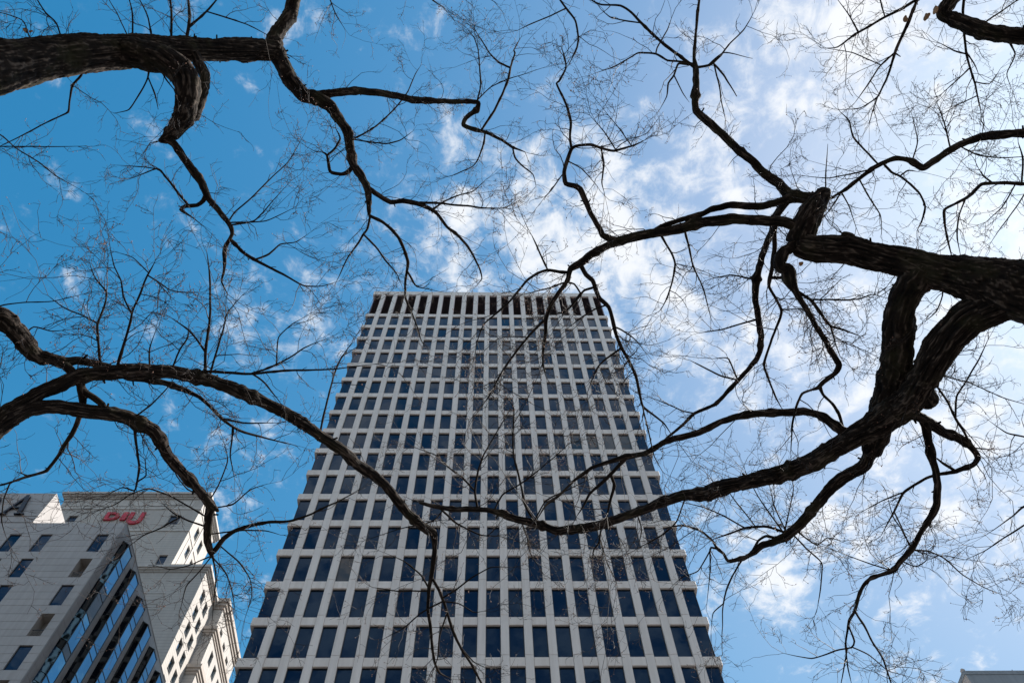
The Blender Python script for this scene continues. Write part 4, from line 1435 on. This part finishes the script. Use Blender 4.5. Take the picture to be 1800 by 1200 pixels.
def spawn(P, per, lo=0.15, hi=1.0):
    """pick child positions on paths P: returns points, tangents, parent idx, position"""
    N, n, _ = P.shape
    cnt = rng.poisson(per, N) if np.isscalar(per) else rng.poisson(per)
    idx = np.repeat(np.arange(N), cnt)
    t = lo + (hi - lo) * rng.random(len(idx))
    f = t * (n - 1)
    i0 = np.minimum(f.astype(int), n - 2)
    w = (f - i0)[:, None]
    pt = P[idx, i0] * (1 - w) + P[idx, i0 + 1] * w
    tg = P[idx, i0 + 1] - P[idx, i0]
    tg /= np.linalg.norm(tg, axis=1, keepdims=True) + 1e-9
    return pt, tg, idx, t


TWIG_DENSITY = 1.35
tree_info = {
    'T1': ('bare_tree', 'bare tree entering at upper left, its thick trunk lying across the top corner'),
    'T2': ('bare_tree', 'bare tree at mid left whose long limb arches across to the tower'),
    'T3': ('bare_tree', 'largest bare tree, dark forked trunk entering from the right edge'),
    'T4': ('bare_tree', 'bare tree at the upper right corner with thin limbs coming in from the right'),
}


def build_tree(key, txt):
    bx0, by0 = BASES[key]
    name, label = tree_info[key]
    root = empty(name, (bx0, by0, 0), label, 'tree', 'bare street trees')
    off = np.array([bx0, by0, 0.0])
    br = parse(txt)
    done = []          # (px samples (k,2), depth samples, 3d samples)
    thin_P = []        # skeletons handed to the twig generator: (C, r)
    tw_v, tw_q, tw_t, tw_r, nv = [], [], [], [], 0
    for bi, (pts, dep, join) in enumerate(br):
        pts = pts.copy()
        L = np.concatenate([[0], np.cumsum(np.hypot(*np.diff(pts[:, :2], axis=0).T))])
        if bi == 0:
            d = np.interp(L, [0, L[-1]], dep)
        else:
            allp = np.vstack([q[0] for q in done]); alld = np.concatenate([q[1] for q in done])
            e0 = np.hypot(allp[:, 0] - pts[0, 0], allp[:, 1] - pts[0, 1])
            j = int(e0.argmin())
            d0 = alld[j]
            if e0[j] < 40 and e0[j] > 0.5:
                pts[0, :2] = allp[j]
            if dep is not None:
                d = np.interp(L, [0, L[-1]], (d0 if e0[j] < 40 else dep[0], dep[1]))
            else:
                sl = rng.uniform(-0.15, 0.55)
                d = d0 * (1 + sl * L / FPX)
                d = d + 0.10 * np.sin(L / 90.0 + rng.uniform(0, 6)) * np.minimum(1, L / 60.0)
            if join:
                e1 = np.hypot(allp[:, 0] - pts[-1, 0], allp[:, 1] - pts[-1, 1])
                j1 = int(e1.argmin())
                pts[-1, :2] = allp[j1]
                d = np.interp(L, [0, L[-1]], (d0, alld[j1]))
        W = np.array([np.append(unproj(p[0], p[1], dd), 0.5 * p[2] / FPX * dd) for p, dd in zip(pts, d)])
        if bi == 0:                                       # carry the trunk down to the ground
            r_top = W[0, 3]
            base = np.array([bx0, by0, -0.15])
            lows = []
            for t in np.linspace(0, 0.86, 6):
                q = base * (1 - t) + W[0, :3] * t
                q = q + np.array([0.10, 0.06, 0]) * math.sin(t * 5)
                flare = 1 + 0.55 * math.exp(-t * 9)
                lows.append(np.append(q, max(r_top * 1.25, 0.2) * flare * (1 - 0.15 * t)))
            W = np.vstack([np.array(lows), W])
        W[-1, 3] *= 0.6
        wmax = pts[:, 2].max()
        step = (lambda r: 0.012 if r > 0.06 else (0.02 if r > 0.03 else 0.035)) if wmax > 11 else 0.04
        S = catmull(W, step)
        C, r = S[:, :3], np.maximum(S[:, 3], 0.0012)
        r = np.where(r < 0.07, r * 0.92, r)
        # natural crookedness
        if bi:
            s = np.concatenate([[0], np.cumsum(np.linalg.norm(np.diff(C, axis=0), axis=1))])
            sd_ = rng.uniform(0, 50)
            wob = np.stack([vnoise(np.stack([s * 5 + sd_, s * 0 + a_, s * 0 + 1.5], -1)) - 0.5 for a_ in (0.5, 7.5, 14.5)], -1)
            fall = np.minimum(1, s / 0.15)[:, None]
            C = C + wob * fall * np.clip(0.012 + 0.3 * r, 0.006, 0.03)[:, None]
            wob2 = np.stack([vnoise(np.stack([s * 15 + sd_, s * 0 + a_, s * 0 + 4.5], -1)) - 0.5 for a_ in (2.5, 9.5, 16.5)], -1)
            C = C + wob2 * fall * np.clip(0.45 * r, 0.001, 0.014)[:, None]
        # swollen nodes where twigs have been shed
        s_ = np.concatenate([[0], np.cumsum(np.linalg.norm(np.diff(C, axis=0), axis=1))])
        nk = rng.poisson(s_[-1] * (2.2 if bi else 0.5))
        for _ in range(nk):
            s0 = rng.uniform(0, s_[-1]); rk = np.interp(s0, s_, r)
            r = r * (1 + min(rng.uniform(0.12, 0.40), 0.011 / rk) * np.exp(-((s_ - s0) / (min(rk, 0.03) * rng.uniform(0.7, 1.5) + 0.004)) ** 2))
        # sample for later joins
        kx = np.linspace(0, len(pts) - 1, len(pts) * 6)
        done.append((np.stack([np.interp(kx, np.arange(len(pts)), pts[:, 0]), np.interp(kx, np.arange(len(pts)), pts[:, 1])], -1),
                     np.interp(kx, np.arange(len(pts)), d)))
        w0 = pts[:, 2].max()
        if w0 > 60:
            sides, bark = 110, 1.0
        elif w0 > 30:
            sides, bark = 64, 1.0
        elif w0 > 17:
            sides, bark = 36, 0.9
        elif w0 > 10:
            sides, bark = 20, 0.75
        elif w0 > 5.6:
            sides, bark = 8, 0.0
        else:
            sides, bark = 5, 0.0
        v, q, t, rg = tube(C, r, sides, bark, seed=bi * 3.7)
        # broken stubs
        if w0 > 5.6:
            ns_ = rng.poisson(s_[-1] * 2.6)
            ok = np.where((r < 0.14) & (C[:, 2] > 4.5))[0]
            if ns_ and len(ok):
                kk = rng.choice(ok, ns_)
                Tn = np.gradient(C, axis=0)[kk]; Tn /= np.linalg.norm(Tn, axis=1)[:, None] + 1e-9
                rk = r[kk]
                dd_ = side_dirs(Tn, rng.uniform(0.8, 1.4, ns_))
                Ls = rk * 0.7 + rng.uniform(0.012, 0.05, ns_)
                Pp = walk(C[kk], dd_, Ls + rk * 0.3, 4, 0.12, 0.0)
                v2, f2_ = batch_tubes(Pp, np.minimum(rk * rng.uniform(0.25, 0.45, ns_), 0.016), np.minimum(rk * 0.22, 0.009), 5)
                q = np.vstack([q, f2_ + len(v)]); v = np.vstack([v, v2]); rg = np.concatenate([rg, np.full(len(v2), 0.3)])
        if w0 >= 4.5 or bi == 0:
            nm = 'trunk' if bi == 0 else 'branch'
            me = mesh_from(nm, v - off, q, t, rg)
            me.materials.append(M['bark'] if w0 > 10 else M['bark2'])
            o = bpy.data.objects.new(nm, me)
            link(o, root)
        else:
            tw_v.append(v); tw_q.append(q + nv); tw_t.append(t + nv); tw_r.append(rg); nv += len(v)
        thin_P.append((C, r))
    if tw_v:
        me = mesh_from('twigs', np.vstack(tw_v) - off, np.vstack(tw_q), np.vstack(tw_t), np.concatenate(tw_r))
        me.materials.append(M['bark2'])
        stuff(link(bpy.data.objects.new('twigs', me), root))
    # ---- fine twigs
    st, tg, rr, ll = [], [], [], []
    for C, r in thin_P:
        seg = np.linalg.norm(np.diff(C, axis=0), axis=1)
        s = np.concatenate([[0], np.cumsum(seg)])
        T = np.gradient(C, axis=0); T /= np.linalg.norm(T, axis=1)[:, None] + 1e-9
        # spacing grows with limb girth
        dens_ = np.where(r < 0.012, 9.0, np.where(r < 0.03, 6.0, np.where(r < 0.09, 3.4, 1.8)))
        dens_ = dens_ * (C[:, 2] > 4.0) * TWIG_DENSITY * np.clip((vnoise(C * 1.4 + 31.0) - 0.18) * 2.5, 0.3, 1.9)
        ex = np.concatenate([[0], np.cumsum(seg * dens_[1:])])
        k = rng.poisson(ex[-1])
        if k == 0:
            continue
        u = np.sort(rng.random(k)) * ex[-1]
        ii = np.clip(np.searchsorted(ex, u), 1, len(C) - 1)
        st.append(C[ii]); tg.append(T[ii]); rr.append(r[ii])
        tipness = s[ii] / max(s[-1], 1e-6)
        ll.append(np.where(r[ii] < 0.03, 1.0, 1.35) * (0.7 + 0.5 * tipness))
        # leader at the tip
        for _k in range(2):
            st.append(C[-1:]); tg.append(T[-1:]); rr.append(r[-1:] * 1.6); ll.append(np.array([-1.3]))
    st, tg, rr, ll = np.vstack(st), np.vstack(tg), np.concatenate(rr), np.concatenate(ll)
    N = len(st)
    lead = ll < 0
    ll = np.abs(ll)
    d1 = side_dirs(tg, np.where(lead, rng.uniform(0.03, 0.45, N), rng.uniform(0.5, 1.25, N)))
    len1 = rng.gamma(3.0, 0.125, N) * ll + 0.05
    P1 = walk(st, d1, len1, 8, 0.22, 0.02)
    ra = np.minimum(rr * 0.55, 0.0058) * rng.uniform(0.45, 1.0, N) + 0.0008
    p2, t2, i2, f2 = spawn(P1, np.clip(len1 * 9.0, 0.8, 6.5))
    len2 = (0.04 + 0.42 * rng.random(len(p2)) * len1[i2] * (1.15 - 0.5 * f2))
    P2 = walk(p2, side_dirs(t2, rng.uniform(0.55, 1.15, len(p2))), len2, 5, 0.32, 0.02)
    p3, t3, i3, f3 = spawn(P2, np.clip(len2 * 15.0, 0.3, 4.0))
    len3 = 0.03 + 0.10 * rng.random(len(p3))
    P3 = walk(p3, side_dirs(t3, rng.uniform(0.55, 1.1, len(p3))), len3, 4, 0.3, 0.0)
    vs, fs, nv = [], [], 0
    for P, a0, a1 in ((P1, ra, np.full(N, 0.0015)),
                      (P2, np.full(len(P2), 0.0023), np.full(len(P2), 0.0013)),
                      (P3, np.full(len(P3), 0.0017), np.full(len(P3), 0.0011))):
        v, f = batch_tubes(P, a0, a1)
        vs.append(v); fs.append(f + nv); nv += len(v)
    me = mesh_from('twigs', np.vstack(vs) - off, np.vstack(fs), np.zeros((0, 3), int))
    me.materials.append(M['twig'])
    stuff(link(bpy.data.objects.new('twigs', me), root))
    # ---- buds and dry bracts at the twig ends
    ends = np.vstack([P3[:, -1], P3[:, 2], P2[:, -1]])
    dirs = np.vstack([P3[:, -1] - P3[:, -2], P3[:, 2] - P3[:, 1], P2[:, -1] - P2[:, -2]])
    # they come in patches
    pat = vnoise(ends * 1.3 + 11.0)
    keep = rng.random(len(ends)) < np.clip((pat - 0.35) * 1.5, 0.04, 0.75)
    ends, dirs = ends[keep], dirs[keep]
    nB = len(ends)
    dirs = dirs / (np.linalg.norm(dirs, axis=1, keepdims=True) + 1e-9) + rng.normal(0, 0.5, (nB, 3))
    dirs /= np.linalg.norm(dirs, axis=1, keepdims=True)
    ln_ = rng.uniform(0.009, 0.022, nB)
    Pb = np.stack([ends - dirs * 0.002, ends + dirs * (ln_ * 0.45)[:, None], ends + dirs * ln_[:, None]], 1)
    U = side_dirs(dirs, np.full(nB, math.pi / 2)); Vv = np.cross(dirs, U)
    wB = rng.uniform(0.003, 0.0068, nB)[:, None]
    mid_ = Pb[:, 1]
    vv = np.stack([Pb[:, 0], mid_ + U * wB, mid_ - U * wB * 0.5 + Vv * wB * 0.8, mid_ - U * wB * 0.5 - Vv * wB * 0.8, Pb[:, 2]], 1).reshape(-1, 3)
    bb = (np.arange(nB) * 5)[:, None, None]
    ft = np.array([[0, 2, 1], [0, 3, 2], [0, 1, 3], [4, 1, 2], [4, 2, 3], [4, 3, 1]])[None]
    me = mesh_from('buds', vv - off, np.zeros((0, 4), int), (bb + ft).reshape(-1, 3), None, False)
    me.materials.append(M['bud'])
    stuff(link(bpy.data.objects.new('buds', me), root))
    print(key, 'branches', len(br), 'twigs', N, len(P2), len(P3), 'buds', nB)
    return root, done


trees = {}
for key, txt in (('T1', T1), ('T2', T2), ('T3', T3), ('T4', T4)):
    trees[key] = build_tree(key, txt)


# ---------------------------------------------------------------- a few dry leaves still caught in the twigs
def dry_leaf(root, px_, py_, d, size, seed):
    r_ = np.random.default_rng(seed)
    c = unproj(px_, py_, d)
    a = r_.normal(0, 1, 3); a /= np.linalg.norm(a)
    b = np.cross(a, r_.normal(0, 1, 3)); b /= np.linalg.norm(b)
    n_ = np.cross(a, b)
    nu, nw = 9, 5
    V, F = [], []
    for i in range(nu):
        t = i / (nu - 1)
        w = math.sin(math.pi * min(1, 0.06 + 0.94 * t)) ** 0.8 * 0.42
        for j in range(nw):
            s = (j / (nw - 1) - 0.5) * 2
            curl = 0.35 * s * s * w + 0.30 * math.sin(t * 3.0 + seed) + 0.05 * r_.normal()
            V.append(c + size * (a * (t - 0.5) + b * s * w + n_ * curl))
    for i in range(nu - 1):
        for j in range(nw - 1):
            k_ = i * nw + j
            F.append((k_, k_ + 1, k_ + nw + 1, k_ + nw))
    me = mesh_from('dry_leaf', np.array(V) - parent_world(root), np.array(F), np.zeros((0, 3), int))
    me.materials.append(M['leaf'])
    link(bpy.data.objects.new('dry_leaf', me), root)


def depth_at(key, px_, py_):
    P = np.vstack([q[0] for q in trees[key][1]]); D = np.concatenate([q[1] for q in trees[key][1]])
    return D[np.hypot(P[:, 0] - px_, P[:, 1] - py_).argmin()]


for key, lx, ly, sz, sdd in (('T4', 1630, 30, 0.10, 3), ('T4', 1643, 18, 0.08, 5), ('T4', 1592, 33, 0.07, 8), ('T3', 1364, 930, 0.075, 11),
                             ('T3', 1371, 924, 0.06, 12), ('T3', 1409, 464, 0.05, 13), ('T1', 44, 53, 0.055, 14), ('T1', 54, 55, 0.05, 15)):
    dry_leaf(trees[key][0], lx, ly, depth_at(key, lx, ly) - 0.02, sz, sdd)

scene.cycles.max_bounces = 5
scene.cycles.diffuse_bounces = 2
scene.cycles.glossy_bounces = 3
scene.cycles.use_denoising = True
